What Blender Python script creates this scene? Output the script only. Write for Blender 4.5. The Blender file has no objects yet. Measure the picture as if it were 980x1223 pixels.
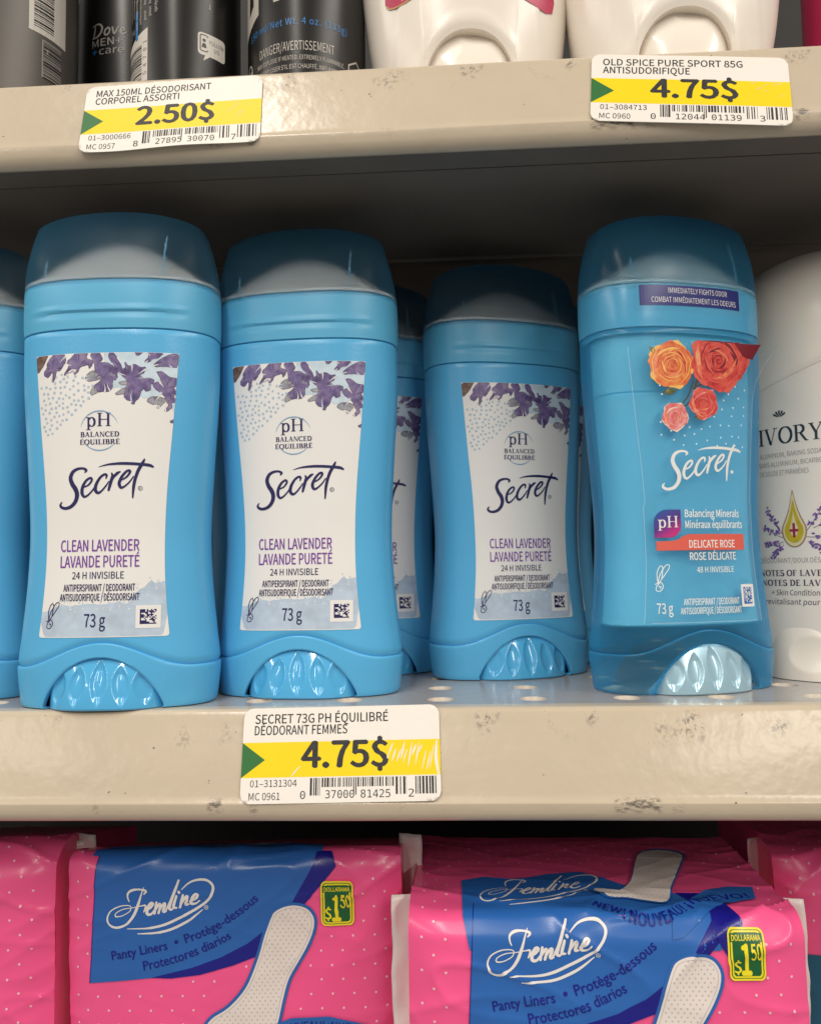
import bpy, bmesh, math, random
from mathutils import Vector, Matrix, noise

S = bpy.context.scene
COL = S.collection
PI = math.pi
MM = 0.001

# ------------------------------------------------------------------ camera
CAM_POS = Vector((0.0137, -0.235, 0.0403))
YAW, PITCH, ROLL = math.radians(3.1), math.radians(4.15), math.radians(-1.0)
FPX, PW, PH = 950.0, 980.0, 1223.0
FW = Vector((-math.sin(YAW) * math.cos(PITCH), math.cos(YAW) * math.cos(PITCH), math.sin(PITCH)))
R0 = Vector((math.cos(YAW), math.sin(YAW), 0))
U0 = R0.cross(FW)
RT = R0 * math.cos(ROLL) + U0 * math.sin(ROLL)
UP = -R0 * math.sin(ROLL) + U0 * math.cos(ROLL)
cam_data = bpy.data.cameras.new('camera')
cam = bpy.data.objects.new('camera', cam_data)
COL.objects.link(cam)
cam.matrix_world = Matrix(((RT.x, UP.x, -FW.x, CAM_POS.x), (RT.y, UP.y, -FW.y, CAM_POS.y),
                           (RT.z, UP.z, -FW.z, CAM_POS.z), (0, 0, 0, 1)))
cam_data.sensor_fit = 'HORIZONTAL'
cam_data.sensor_width = 36
cam_data.lens = FPX / PW * 36
cam_data.clip_start = 0.01
cam_data.clip_end = 50
cam_data.dof.use_dof = True
cam_data.dof.focus_distance = 0.25
cam_data.dof.aperture_fstop = 32
S.camera = cam

# ------------------------------------------------------------------ light
W = bpy.data.worlds.new('World')
S.world = W
W.use_nodes = True
bg = W.node_tree.nodes['Background']
bg.inputs[0].default_value = (1.0, 0.95, 0.89, 1)
bg.inputs[1].default_value = 0.29


def ceiling_lamp(name, loc, target, sx, sy, power, color=(1.0, 0.925, 0.83)):
    l = bpy.data.lights.new(name, 'AREA')
    l.shape = 'RECTANGLE'
    l.size, l.size_y = sx, sy
    l.energy = power
    l.color = color
    o = bpy.data.objects.new(name, l)
    COL.objects.link(o)
    o.location = loc
    o.rotation_euler = (Vector(target) - Vector(loc)).to_track_quat('-Z', 'Y').to_euler()
    return o


ceiling_lamp('ceiling_lamp', (-0.42, -2.1, 1.50), (-0.42, -2.1, 0), 0.16, 3.4, 46)
ceiling_lamp('ceiling_lamp', (1.55, -2.5, 1.50), (1.55, -2.5, 0), 0.16, 4.2, 84)
ceiling_lamp('ceiling_lamp', (-2.3, -2.5, 1.50), (-2.3, -2.5, 0), 0.16, 4.2, 54)
S.view_settings.view_transform = 'Standard'
S.view_settings.look = 'None'
S.view_settings.exposure = 0.0
S.view_settings.gamma = 1.0


# ------------------------------------------------------------------ helpers
def ray(px, py):
    return (FW * FPX + RT * (px - PW / 2) - UP * (py - PH / 2)).normalized()


def at(px, py, axis, val):
    """the point of the plane (axis = val) that lies under a spot of the photograph, in metres"""
    v = ray(px, py)
    return CAM_POS + v * ((val - CAM_POS[axis]) / v[axis])


def lin(r, g, b):
    f = lambda c: ((c / 255 + 0.055) / 1.055) ** 2.4 if c > 10 else c / 255 / 12.92
    return (f(r), f(g), f(b), 1)


def mat(name, col, rough=0.5, spec=0.5, metal=0.0, vary=0.0, vscale=60, bump=0.0, bscale=400, sss=0.0, coat=0.0, sssr=(0.004, 0.006, 0.008)):
    m = bpy.data.materials.new(name)
    m.use_nodes = True
    nt = m.node_tree
    b = nt.nodes['Principled BSDF']
    if len(col) == 3:
        col = (*col, 1)
    b.inputs['Base Color'].default_value = col
    b.inputs['Roughness'].default_value = rough
    b.inputs['Specular IOR Level'].default_value = spec
    b.inputs['Metallic'].default_value = metal
    if coat:
        b.inputs['Coat Weight'].default_value = coat
        b.inputs['Coat Roughness'].default_value = 0.08
    if sss:
        b.inputs['Subsurface Weight'].default_value = sss
        b.inputs['Subsurface Radius'].default_value = sssr
        b.inputs['Subsurface Scale'].default_value = 1.0
    tc = nt.nodes.new('ShaderNodeTexCoord')
    if vary:
        n = nt.nodes.new('ShaderNodeTexNoise')
        n.inputs['Scale'].default_value = vscale
        n.inputs['Detail'].default_value = 5
        nt.links.new(tc.outputs['Object'], n.inputs['Vector'])
        mr = nt.nodes.new('ShaderNodeMapRange')
        mr.inputs['From Min'].default_value = 0.3
        mr.inputs['From Max'].default_value = 0.7
        mr.inputs['To Min'].default_value = 1 - vary
        mr.inputs['To Max'].default_value = 1 + vary
        nt.links.new(n.outputs['Fac'], mr.inputs['Value'])
        mx = nt.nodes.new('ShaderNodeVectorMath')
        mx.operation = 'SCALE'
        mx.inputs[0].default_value = col[:3]
        nt.links.new(mr.outputs[0], mx.inputs['Scale'])
        nt.links.new(mx.outputs[0], b.inputs['Base Color'])
    if bump:
        n2 = nt.nodes.new('ShaderNodeTexNoise')
        n2.inputs['Scale'].default_value = bscale
        n2.inputs['Detail'].default_value = 3
        nt.links.new(tc.outputs['Object'], n2.inputs['Vector'])
        bp = nt.nodes.new('ShaderNodeBump')
        bp.inputs['Strength'].default_value = bump
        bp.inputs['Distance'].default_value = 0.001
        nt.links.new(n2.outputs['Fac'], bp.inputs['Height'])
        nt.links.new(bp.outputs[0], b.inputs['Normal'])
    return m


def empty(name, loc=(0, 0, 0), rz=0.0, ry=0.0, rx=0.0):
    o = bpy.data.objects.new(name, None)
    o.empty_display_size = 0.01
    COL.objects.link(o)
    o.location = loc
    o.rotation_euler = (rx, ry, rz)
    return o


def tag(o, label, cat, group=None, kind=None):
    if label:
        o['label'] = label
    if cat:
        o['category'] = cat
    if group:
        o['group'] = group
    if kind:
        o['kind'] = kind
    return o


def link(name, bm, mats, parent=None, sharp=40, smooth=True, recalc=True):
    if recalc:
        bmesh.ops.recalc_face_normals(bm, faces=bm.faces)
    me = bpy.data.meshes.new(name)
    bm.to_mesh(me)
    bm.free()
    for m in (mats if isinstance(mats, (list, tuple)) else [mats]):
        me.materials.append(m)
    if smooth:
        me.shade_smooth()
        if sharp:
            me.set_sharp_from_angle(angle=math.radians(sharp))
    o = bpy.data.objects.new(name, me)
    COL.objects.link(o)
    if parent:
        o.parent = parent
    return o


def copy_tree(o, parent=None):
    c = o.copy()
    COL.objects.link(c)
    if parent:
        c.parent = parent
    for ch in o.children:
        copy_tree(ch, c)
    return c


def grid(bm, rows, closed=True, cap0=False, cap1=False, mi=0):
    vr = [[bm.verts.new(p) for p in r] for r in rows]
    n = len(vr[0])
    for i in range(len(vr) - 1):
        for j in range(n if closed else n - 1):
            k = (j + 1) % n
            f = bm.faces.new((vr[i][j], vr[i][k], vr[i + 1][k], vr[i + 1][j]))
            f.material_index = mi
    if cap0:
        bm.faces.new(vr[0][::-1]).material_index = mi
    if cap1:
        bm.faces.new(vr[-1]).material_index = mi
    return vr


def box(bm, x0, x1, y0, y1, z0, z1):
    v = [bm.verts.new(p) for p in ((x0, y0, z0), (x1, y0, z0), (x1, y1, z0), (x0, y1, z0),
                                   (x0, y0, z1), (x1, y0, z1), (x1, y1, z1), (x0, y1, z1))]
    for q in ((3, 2, 1, 0), (4, 5, 6, 7), (0, 1, 5, 4), (1, 2, 6, 5), (2, 3, 7, 6), (3, 0, 4, 7)):
        bm.faces.new([v[i] for i in q])


def crom(keys, x):
    """smooth interpolation through (x, a, b, ...) keys"""
    n = len(keys)
    if x <= keys[0][0]:
        return keys[0][1:]
    if x >= keys[-1][0]:
        return keys[-1][1:]
    i = 0
    while keys[i + 1][0] < x:
        i += 1
    k0, k1, k2, k3 = keys[max(i - 1, 0)], keys[i], keys[i + 1], keys[min(i + 2, n - 1)]
    h = k2[0] - k1[0]
    t = (x - k1[0]) / h
    out = []
    for c in range(1, len(k1)):
        m1 = (k2[c] - k0[c]) / (k2[0] - k0[0]) * h if k2[0] != k0[0] else 0
        m2 = (k3[c] - k1[c]) / (k3[0] - k1[0]) * h if k3[0] != k1[0] else 0
        out.append((2 * t ** 3 - 3 * t * t + 1) * k1[c] + (t ** 3 - 2 * t * t + t) * m1 + (-2 * t ** 3 + 3 * t * t) * k2[c] + (t ** 3 - t * t) * m2)
    return out


def spline(pts, sub=6):
    """Catmull-Rom through (x, y, w) points"""
    out = []
    n = len(pts)
    for i in range(n - 1):
        p0, p1, p2, p3 = pts[max(i - 1, 0)], pts[i], pts[i + 1], pts[min(i + 2, n - 1)]
        for s in range(sub):
            t = s / sub
            out.append(tuple(0.5 * (2 * p1[c] + (p2[c] - p0[c]) * t + (2 * p0[c] - 5 * p1[c] + 4 * p2[c] - p3[c]) * t * t
                                    + (3 * p1[c] - p0[c] - 3 * p2[c] + p3[c]) * t ** 3) for c in range(len(p1))))
    out.append(tuple(pts[-1]))
    return out


_text_cache = {}


def bundled_font(fname):
    # typefaces that ship inside Blender; falls back on the built-in one
    try:
        import os
        return bpy.data.fonts.load(os.path.join(bpy.utils.system_resource('DATAFILES', path='fonts'), fname))
    except Exception:
        return None


FONTS = {'sans': bundled_font('Noto Sans CJK Regular.woff2'), 'mono': bundled_font('DejaVuSansMono.woff2'), 'round': None}


def text_tris(s, bold=0.0, spacing=1.0, font='sans'):
    """triangles of a line of lettering, and its box; capital height is 1"""
    key = (s, bold, spacing, font)
    if key in _text_cache:
        return _text_cache[key]
    cu = bpy.data.curves.new('lettering', 'FONT')
    cu.body = s
    if FONTS.get(font):
        cu.font = FONTS[font]
    cu.size = 1
    cu.resolution_u = 3
    cu.offset = bold
    cu.space_character = spacing
    ob = bpy.data.objects.new('lettering', cu)
    COL.objects.link(ob)
    bpy.context.view_layer.update()
    me = ob.evaluated_get(bpy.context.evaluated_depsgraph_get()).to_mesh()
    me.calc_loop_triangles()
    k = 1 / CAPH.setdefault(font, 0.727)
    V = [(v.co.x * k, v.co.y * k) for v in me.vertices]
    T = [tuple(t.vertices) for t in me.loop_triangles]
    bpy.data.objects.remove(ob)
    bpy.data.curves.remove(cu)
    xs = [v[0] for v in V] or [0, 1]
    _text_cache[key] = (V, T, min(xs), max(xs))
    return _text_cache[key]


CAPH = {}
for _f in FONTS:
    CAPH[_f] = 1.0
    _V = text_tris('H', 0.0, 1.0, _f)[0]
    CAPH[_f] = max(v[1] for v in _V)
_text_cache.clear()


class Print:
    """printed matter in the flat coordinates of a label (mm), laid on a surface afterwards"""

    def __init__(self, layk=0.4):
        self.layk = layk
        self.bm = bmesh.new()
        self.mats = []
        self.tick = 0

    def mi(self, m):
        if m not in self.mats:
            self.mats.append(m)
        return self.mats.index(m)

    def lift(self, lay):
        self.tick = (self.tick + 1) % 24
        return lay * self.layk + self.tick * 0.0008

    def poly(self, pts, m, lay=0.0):
        z = self.lift(lay)
        vs = [self.bm.verts.new((p[0], p[1], z)) for p in pts]
        try:
            f = self.bm.faces.new(vs)
        except ValueError:
            return
        f.material_index = self.mi(m)
        f.normal_update()
        if len(vs) > 3:
            bmesh.ops.triangulate(self.bm, faces=[f], ngon_method='EAR_CLIP')

    def rect(self, x0, y0, x1, y1, m, lay=0.0):
        self.poly([(x0, y0), (x1, y0), (x1, y1), (x0, y1)], m, lay)

    def disc(self, x, y, r, m, lay=0.0, n=10, sy=1.0):
        self.poly([(x + r * math.cos(2 * PI * i / n), y + sy * r * math.sin(2 * PI * i / n)) for i in range(n)], m, lay)

    def round_rect(self, x0, y0, x1, y1, r, m, lay=0.0):
        self.poly(rrect(x0, y0, x1, y1, r), m, lay)

    def stroke(self, pts, m, lay=0.0, sub=6, w=None, smooth=True):
        if w is not None:
            pts = [(p[0], p[1], w) for p in pts]
        P = spline(pts, sub) if smooth and len(pts) > 2 else [tuple(p) for p in pts]
        z = self.lift(lay)
        mi = self.mi(m)
        L = []
        n = len(P)
        for i in range(n):
            a, b = P[max(i - 1, 0)], P[min(i + 1, n - 1)]
            dx, dy = b[0] - a[0], b[1] - a[1]
            d = math.hypot(dx, dy) or 1
            h = P[i][2] / 2
            zz = z + i * 0.00005
            L.append((self.bm.verts.new((P[i][0] - dy / d * h, P[i][1] + dx / d * h, zz)),
                      self.bm.verts.new((P[i][0] + dy / d * h, P[i][1] - dx / d * h, zz)), dx / d, dy / d, h, zz))
        for i in range(n - 1):
            f = self.bm.faces.new((L[i][0], L[i][1], L[i + 1][1], L[i + 1][0]))
            f.material_index = mi
        for e, sgn in ((0, -1), (n - 1, 1)):                       # round ends
            A, B, dx, dy, h, zz = L[e]
            fan = []
            for k in range(1, 5):
                a = PI * k / 5
                fan.append(self.bm.verts.new((P[e][0] + (-dy * math.cos(a) + sgn * dx * math.sin(a)) * h,
                                              P[e][1] + (dx * math.cos(a) + sgn * dy * math.sin(a)) * h, zz)))
            self.bm.faces.new([A] + fan + [B]).material_index = mi

    def text(self, s, u0, v, h, m, u1=None, width=None, bold=0.0, lay=0.0, spacing=1.0, align='l', path=None, slant=0.0, rot=0.0, font='sans'):
        if bold:                                                    # heavier weight: the line printed over itself, a hair apart
            kw = dict(spacing=spacing, slant=slant, rot=rot, font=font)
            V, T, x0, x1 = text_tris(s, 0.0, spacing, font)
            sx = ((u1 - u0) if u1 is not None else (width if width is not None else h * (x1 - x0))) / ((x1 - x0) + 2 * bold)
            if align == 'c':
                u0 -= sx * (x1 - x0) / 2
            b = bold
            for j, (dx, dy) in enumerate(((-b, 0), (b, 0), (0, b * 0.7), (0, -b * 0.7)) + (((-b / 2, b / 2), (b / 2, -b / 2)) if b > 0.03 else ())):
                pth = (lambda X, dx=dx, dy=dy: (lambda q: (q[0] - math.sin(q[2]) * dy * h, q[1] + math.cos(q[2]) * dy * h, q[2]))(path(X + (dx + b) * sx))) if path else None
                self.text(s, u0 + (dx + b) * sx, v + dy * h, h, m, width=sx * (x1 - x0), path=pth, lay=lay + 0.005 * j / self.layk, **kw)
            return
        V, T, x0, x1 = text_tris(s, bold, spacing, font)
        w = (x1 - x0) or 1
        if u1 is not None:
            sx = (u1 - u0) / w
        elif width is not None:
            sx = width / w
        else:
            sx = h
        if align == 'c':
            u0 -= sx * w / 2
        z = self.lift(lay)
        mi = self.mi(m)
        vs = []
        cr, sr = math.cos(rot), math.sin(rot)
        for (x, y) in V:
            X, Y = (x - x0) * sx, y * h
            X += slant * Y
            if path:
                px, py, ang = path(X)
                X, Y = px - math.sin(ang) * Y, py + math.cos(ang) * Y
            else:
                X, Y = u0 + X * cr - Y * sr, v + X * sr + Y * cr
            vs.append(self.bm.verts.new((X, Y, z)))
        for t in T:
            try:
                f = self.bm.faces.new([vs[i] for i in t])
                f.material_index = mi
            except ValueError:
                pass

    def serif(self, s, u0, v, h, m, u1, lay=0.0, weight=1.0):
        X = 0
        out = []
        for ch in s:
            g, w = SERIF(ch, weight)
            for q in g:
                out.append([(X + p[0], p[1]) for p in q])
            X += w + 0.07
        sx = (u1 - u0) / (X - 0.07)
        for q in out:
            self.poly([(u0 + p[0] * sx, v + p[1] * h) for p in q], m, lay)

    def build(self, name, fn, parent, step=2.0, smooth=True):
        bm = self.bm
        bmesh.ops.triangulate(bm, faces=[f for f in bm.faces if len(f.verts) > 4])
        if step:
            for ax in (0, 1):
                cs = [v.co[ax] for v in bm.verts]
                if not cs:
                    continue
                k = math.floor(min(cs) / step) + 1
                while k * step < max(cs):
                    co = Vector((0, 0, 0))
                    co[ax] = k * step
                    no = Vector((0, 0, 0))
                    no[ax] = 1
                    bmesh.ops.bisect_plane(bm, geom=bm.verts[:] + bm.edges[:] + bm.faces[:], dist=1e-5, plane_co=co, plane_no=no)
                    k += 1
        for f in bm.faces:
            if f.normal.z < 0:
                f.normal_flip()
        for v in bm.verts:
            v.co = fn(v.co.x, v.co.y, v.co.z)
        return link(name, bm, self.mats, parent, sharp=0, smooth=smooth and name not in ('lettering',), recalc=False)


def rrect(x0, y0, x1, y1, r, n=6):
    out = []
    for cx, cy, a0 in ((x1 - r, y1 - r, 0), (x0 + r, y1 - r, 90), (x0 + r, y0 + r, 180), (x1 - r, y0 + r, 270)):
        for k in range(n + 1):
            a = math.radians(a0 + 90 * k / n)
            out.append((cx + r * math.cos(a), cy + r * math.sin(a)))
    return out


def arc_band(cx, cy, rx, ry, a0, a1, w0, w1, n=14):
    """curved stroke, as quads: w0 the weight at the sides, w1 at top and bottom"""
    quads = []
    for i in range(n):
        q = []
        for (k, sgn) in ((i, 1), (i + 1, 1), (i + 1, -1), (i, -1)):
            a = math.radians(a0 + (a1 - a0) * k / n)
            w = (w0 * abs(math.cos(a)) + w1 * abs(math.sin(a))) / 2 * sgn
            q.append((cx + (rx + w) * math.cos(a), cy + (ry + w) * math.sin(a)))
        quads.append(q)
    return quads


def SERIF(ch, wt=1.0):
    """letters with serifs: list of polygons and a width, capital height 1"""
    t, n, s = 0.15 * wt, 0.055 * wt, 0.05
    R = lambda x0, y0, x1, y1: [(x0, y0), (x1, y0), (x1, y1), (x0, y1)]

    def stem(x, y0=0, y1=1, a=True, b=True, w=None):
        w = w or t
        g = [R(x, y0, x + w, y1)]
        if a:
            g.append(R(x - 0.09, y1 - s, x + w + 0.09, y1))
        if b:
            g.append(R(x - 0.09, y0, x + w + 0.09, y0 + s))
        return g

    def diag(xa, ya, xb, yb, w):
        return [[(xa - w / 2, ya), (xa + w / 2, ya), (xb + w / 2, yb), (xb - w / 2, yb)]]
    acc = []
    if ch == 'É':
        acc = [[(0.28, 1.07), (0.36, 1.07), (0.5, 1.22), (0.38, 1.22)]]
        ch = 'E'
    if ch == ' ':
        return [], 0.3
    if ch == 'I':
        return stem(0.09), 0.18 + t
    if ch == 'L':
        return stem(0.09) + [R(0.2, 0, 0.62, n), R(0.57, 0, 0.62, 0.28)], 0.64
    if ch in 'EF':
        g = stem(0.09) + [R(0.2, 1 - n, 0.6, 1), R(0.55, 0.75, 0.6, 1), R(0.2, 0.5, 0.46, 0.5 + n), R(0.42, 0.4, 0.46, 0.66)]
        if ch == 'E':
            g += [R(0.2, 0, 0.63, n), R(0.58, 0, 0.63, 0.28)]
        return g + acc, 0.65
    if ch == 'H':
        return stem(0.09) + stem(0.65) + [R(0.15, 0.48, 0.7, 0.48 + n)], 0.74 + t
    if ch == 'T':
        return stem(0.3, a=False) + [R(0.02, 1 - n, 0.73, 1), R(0.02, 0.74, 0.07, 1), R(0.68, 0.74, 0.73, 1)], 0.75
    if ch == 'N':
        return stem(0.1, w=n) + stem(0.68, b=False, w=n) + diag(0.14, 1, 0.68, 0, t), 0.86
    if ch == 'A':
        return diag(0.12, 0, 0.4, 1, n) + diag(0.68, 0, 0.4, 1, t) + [R(0.22, 0.32, 0.6, 0.32 + n), R(0, 0, 0.25, s), R(0.54, 0, 0.85, s)], 0.84
    if ch == 'V':
        return diag(0.4, 0, 0.12, 1, t) + diag(0.4, 0, 0.7, 1, n) + [R(0, 1 - s, 0.28, 1), R(0.57, 1 - s, 0.84, 1)], 0.83
    if ch == 'Y':
        return stem(0.32, 0, 0.5, a=False) + diag(0.39, 0.42, 0.12, 1, t) + diag(0.4, 0.45, 0.7, 1, n * 1.2) + [R(0, 1 - s, 0.28, 1), R(0.57, 1 - s, 0.84, 1)], 0.83
    if ch == 'O':
        return arc_band(0.42, 0.5, 0.36, 0.48, 0, 360, t, n, 26), 0.84
    if ch == 'Q':
        return arc_band(0.42, 0.5, 0.36, 0.48, 0, 360, t, n, 26) + diag(0.7, -0.25, 0.42, 0.06, 0.12), 0.86
    if ch == 'C':
        return arc_band(0.42, 0.5, 0.36, 0.48, 45, 318, t, n, 22) + [R(0.66, 0.7, 0.71, 1)], 0.76
    if ch == 'S':
        return arc_band(0.32, 0.74, 0.22, 0.235, 25, 270, n * 1.6, n * 1.3, 16) + arc_band(0.32, 0.26, 0.24, 0.24, -155, 90, t, n * 1.3, 16) + [R(0.5, 0.74, 0.55, 1), R(0.06, 0, 0.11, 0.28)], 0.62
    if ch == 'D':
        return stem(0.09) + arc_band(0.3, 0.5, 0.42, 0.475, -90, 90, t, n, 16) + [R(0.2, 0, 0.31, n), R(0.2, 1 - n, 0.31, 1)], 0.8
    if ch == 'B':
        return stem(0.09) + arc_band(0.36, 0.75, 0.2, 0.225, -90, 90, t, n, 10) + arc_band(0.38, 0.26, 0.25, 0.235, -90, 90, t, n, 10) + [R(0.2, 1 - n, 0.37, 1), R(0.2, 0.49, 0.37, 0.49 + n), R(0.2, 0, 0.38, n)], 0.7
    if ch == 'P' or ch == 'R':
        g = stem(0.09) + arc_band(0.36, 0.74, 0.23, 0.235, -90, 90, t, n, 10) + [R(0.2, 1 - n, 0.37, 1), R(0.2, 0.48, 0.37, 0.48 + n)]
        if ch == 'R':
            g += diag(0.72, 0, 0.4, 0.5, t) + [R(0.66, 0, 0.84, s)]
        return g, 0.8
    if ch == 'U':
        return stem(0.09, 0.3, 1, b=False) + stem(0.62, 0.3, 1, b=False, w=n) + arc_band(0.4, 0.3, 0.24, 0.28, 180, 360, t * 0.9, n, 12), 0.8
    if ch == 'p':
        return stem(0.09, -0.27, 0.68, a=False, w=t * 0.85) + [R(0.0, 0.62, 0.12, 0.68)] + arc_band(0.36, 0.33, 0.2, 0.33, -140, 140, t, n, 18), 0.66
    return stem(0.09), 0.3


# ------------------------------------------------------------------ materials
def shelf_paint():
    m = mat('shelf_paint', (0.575, 0.485, 0.365), 0.24, 0.5, bump=0.0)
    nt = m.node_tree
    b = nt.nodes['Principled BSDF']
    tc = nt.nodes['Texture Coordinate']
    L = nt.links

    def nz(scale, detail=4, rough=0.6, vec=None, stretch=None):
        n = nt.nodes.new('ShaderNodeTexNoise')
        n.inputs['Scale'].default_value = scale
        n.inputs['Detail'].default_value = detail
        n.inputs['Roughness'].default_value = rough
        if stretch:
            mp = nt.nodes.new('ShaderNodeMapping')
            mp.inputs['Scale'].default_value = stretch
            L.new(tc.outputs['Object'], mp.inputs['Vector'])
            L.new(mp.outputs[0], n.inputs['Vector'])
        else:
            L.new(tc.outputs['Object'], n.inputs['Vector'])
        return n

    def rng(sock, a, b_, c=0, d=1):
        r = nt.nodes.new('ShaderNodeMapRange')
        for k, v in zip(('From Min', 'From Max', 'To Min', 'To Max'), (a, b_, c, d)):
            r.inputs[k].default_value = v
        L.new(sock, r.inputs['Value'])
        return r.outputs[0]

    def mul(a, b_):
        x = nt.nodes.new('ShaderNodeMath')
        x.operation = 'MULTIPLY'
        L.new(a, x.inputs[0])
        L.new(b_, x.inputs[1])
        return x.outputs[0]
    # worn scuffs: fine scratches gathered in patches along the upper corner and at the bend
    sep = nt.nodes.new('ShaderNodeSeparateXYZ')
    L.new(tc.outputs['Object'], sep.inputs[0])
    top = rng(sep.outputs['Z'], -0.0115, -0.0045)
    top2 = rng(sep.outputs['Z'], -0.0005, -0.0022)
    patch = rng(nz(70, 2, 0.5, stretch=(1.0, 1.0, 0.6)).outputs['Fac'], 0.56, 0.66)
    fine = rng(nz(900, 6, 0.7, stretch=(1.0, 1.0, 0.8)).outputs['Fac'], 0.49, 0.58)
    scuff = mul(mul(mul(top, top2), patch), fine)
    bend = mul(rng(sep.outputs['Z'], -0.0232, -0.0245), rng(sep.outputs['Z'], -0.0285, -0.0262))
    patch2 = rng(nz(85, 2, 0.5, stretch=(1.0, 0.2, 0.2)).outputs['Fac'], 0.60, 0.66)
    fine2 = rng(nz(700, 5, 0.7, stretch=(0.6, 1.0, 1.6)).outputs['Fac'], 0.46, 0.56)
    scuff2 = mul(mul(bend, patch2), fine2)
    speck = rng(nz(420, 2, 0.5).outputs['Fac'], 0.755, 0.78)
    a1 = nt.nodes.new('ShaderNodeMath')
    a1.operation = 'MAXIMUM'
    L.new(scuff, a1.inputs[0])
    L.new(scuff2, a1.inputs[1])
    a2 = nt.nodes.new('ShaderNodeMath')
    a2.operation = 'MAXIMUM'
    L.new(a1.outputs[0], a2.inputs[0])
    L.new(speck, a2.inputs[1])
    dirt = rng(nz(18, 5, 0.6).outputs['Fac'], 0.3, 0.7, 0.93, 1.05)
    sc = nt.nodes.new('ShaderNodeVectorMath')
    sc.operation = 'SCALE'
    sc.inputs[0].default_value = (0.575, 0.485, 0.365)
    L.new(dirt, sc.inputs['Scale'])
    mx = nt.nodes.new('ShaderNodeMix')
    mx.data_type = 'RGBA'
    L.new(a2.outputs[0], mx.inputs['Factor'])
    L.new(sc.outputs[0], mx.inputs['A'])
    mx.inputs['B'].default_value = (0.19, 0.16, 0.13, 1)
    L.new(mx.outputs['Result'], b.inputs['Base Color'])
    # orange peel of the powder coat
    n2 = nz(210, 2, 0.5)
    bp = nt.nodes.new('ShaderNodeBump')
    bp.inputs['Strength'].default_value = 0.24
    bp.inputs['Distance'].default_value = 0.0006
    L.new(n2.outputs['Fac'], bp.inputs['Height'])
    L.new(bp.outputs[0], b.inputs['Normal'])
    b.inputs['Roughness'].default_value = 0.22
    return m


M = {}
M['shelf'] = shelf_paint()
M['deck'] = mat('deck_paint', (0.38, 0.36, 0.35), 0.2, 0.4, vary=0.06, vscale=30, bump=0.12, bscale=220)
M['hole'] = mat('punched_edge', (0.55, 0.48, 0.40), 0.4)
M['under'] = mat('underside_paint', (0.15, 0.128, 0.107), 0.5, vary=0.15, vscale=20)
M['back'] = mat('back_panel_paint', (0.010, 0.009, 0.009), 0.6, vary=0.2, vscale=20)
M['blue'] = mat('blue_plastic', (0.100, 0.445, 0.765), 0.30, 0.45, vary=0.03, vscale=25, bump=0.05, bscale=900)
M['dial'] = mat('blue_glossy_plastic', (0.085, 0.44, 0.78), 0.09, 0.6, coat=0.5, bump=0.02, bscale=300)
M['paper'] = mat('label_film', (0.84, 0.825, 0.80), 0.3, 0.5, vary=0.015, vscale=50)
M['navy'] = mat('navy_ink', (0.018, 0.016, 0.10), 0.35)
M['purple'] = mat('violet_ink', (0.20, 0.055, 0.36), 0.35)
M['sky_ink'] = mat('pale_blue_ink', (0.20, 0.38, 0.58), 0.35)
M['pale_ink'] = mat('pale_wash_ink', (0.58, 0.70, 0.79), 0.35, vary=0.12, vscale=300)
M['wash'] = mat('blue_wash_ink', (0.49, 0.59, 0.71), 0.33, vary=0.13, vscale=220)
M['dot_ink'] = mat('grey_blue_ink', (0.44, 0.55, 0.66), 0.35)
M['white_ink'] = mat('white_ink', (0.82, 0.80, 0.78), 0.4)
M['rim'] = mat('white_rim_plastic', (0.85, 0.83, 0.80), 0.5)
M['core'] = mat('deodorant_solid', (0.66, 0.62, 0.58), 0.6, vary=0.04, vscale=100)


def watercolour(name, c1, c2, c3, scale):
    m = mat(name, c1, 0.35)
    nt = m.node_tree
    tc = nt.nodes['Texture Coordinate']
    n = nt.nodes.new('ShaderNodeTexNoise')
    n.inputs['Scale'].default_value = scale
    n.inputs['Detail'].default_value = 6
    n.inputs['Roughness'].default_value = 0.65
    nt.links.new(tc.outputs['Object'], n.inputs['Vector'])
    r = nt.nodes.new('ShaderNodeValToRGB')
    r.color_ramp.elements[0].position = 0.33
    r.color_ramp.elements[0].color = (*c1, 1)
    r.color_ramp.elements[1].position = 0.68
    r.color_ramp.elements[1].color = (*c3, 1)
    e = r.color_ramp.elements.new(0.5)
    e.color = (*c2, 1)
    nt.links.new(n.outputs['Fac'], r.inputs[0])
    nt.links.new(r.outputs[0], nt.nodes['Principled BSDF'].inputs['Base Color'])
    return m


M['petal'] = watercolour('violet_watercolour', (0.075, 0.045, 0.15), (0.17, 0.125, 0.29), (0.29, 0.22, 0.36), 330)
M['petal_grey'] = watercolour('grey_watercolour', (0.16, 0.14, 0.20), (0.33, 0.34, 0.38), (0.46, 0.45, 0.46), 330)
M['petal_dark'] = mat('dark_violet_ink', (0.06, 0.035, 0.12), 0.35)
M['petal_light'] = mat('light_violet_ink', (0.32, 0.25, 0.42), 0.35)
M['petal_edge'] = mat('brown_outline_ink', (0.085, 0.045, 0.06), 0.4)
M['bark'] = watercolour('brown_watercolour', (0.07, 0.03, 0.02), (0.16, 0.09, 0.07), (0.25, 0.16, 0.12), 500)
M['leaf_gold'] = mat('ochre_ink', (0.42, 0.25, 0.03), 0.4)


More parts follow.
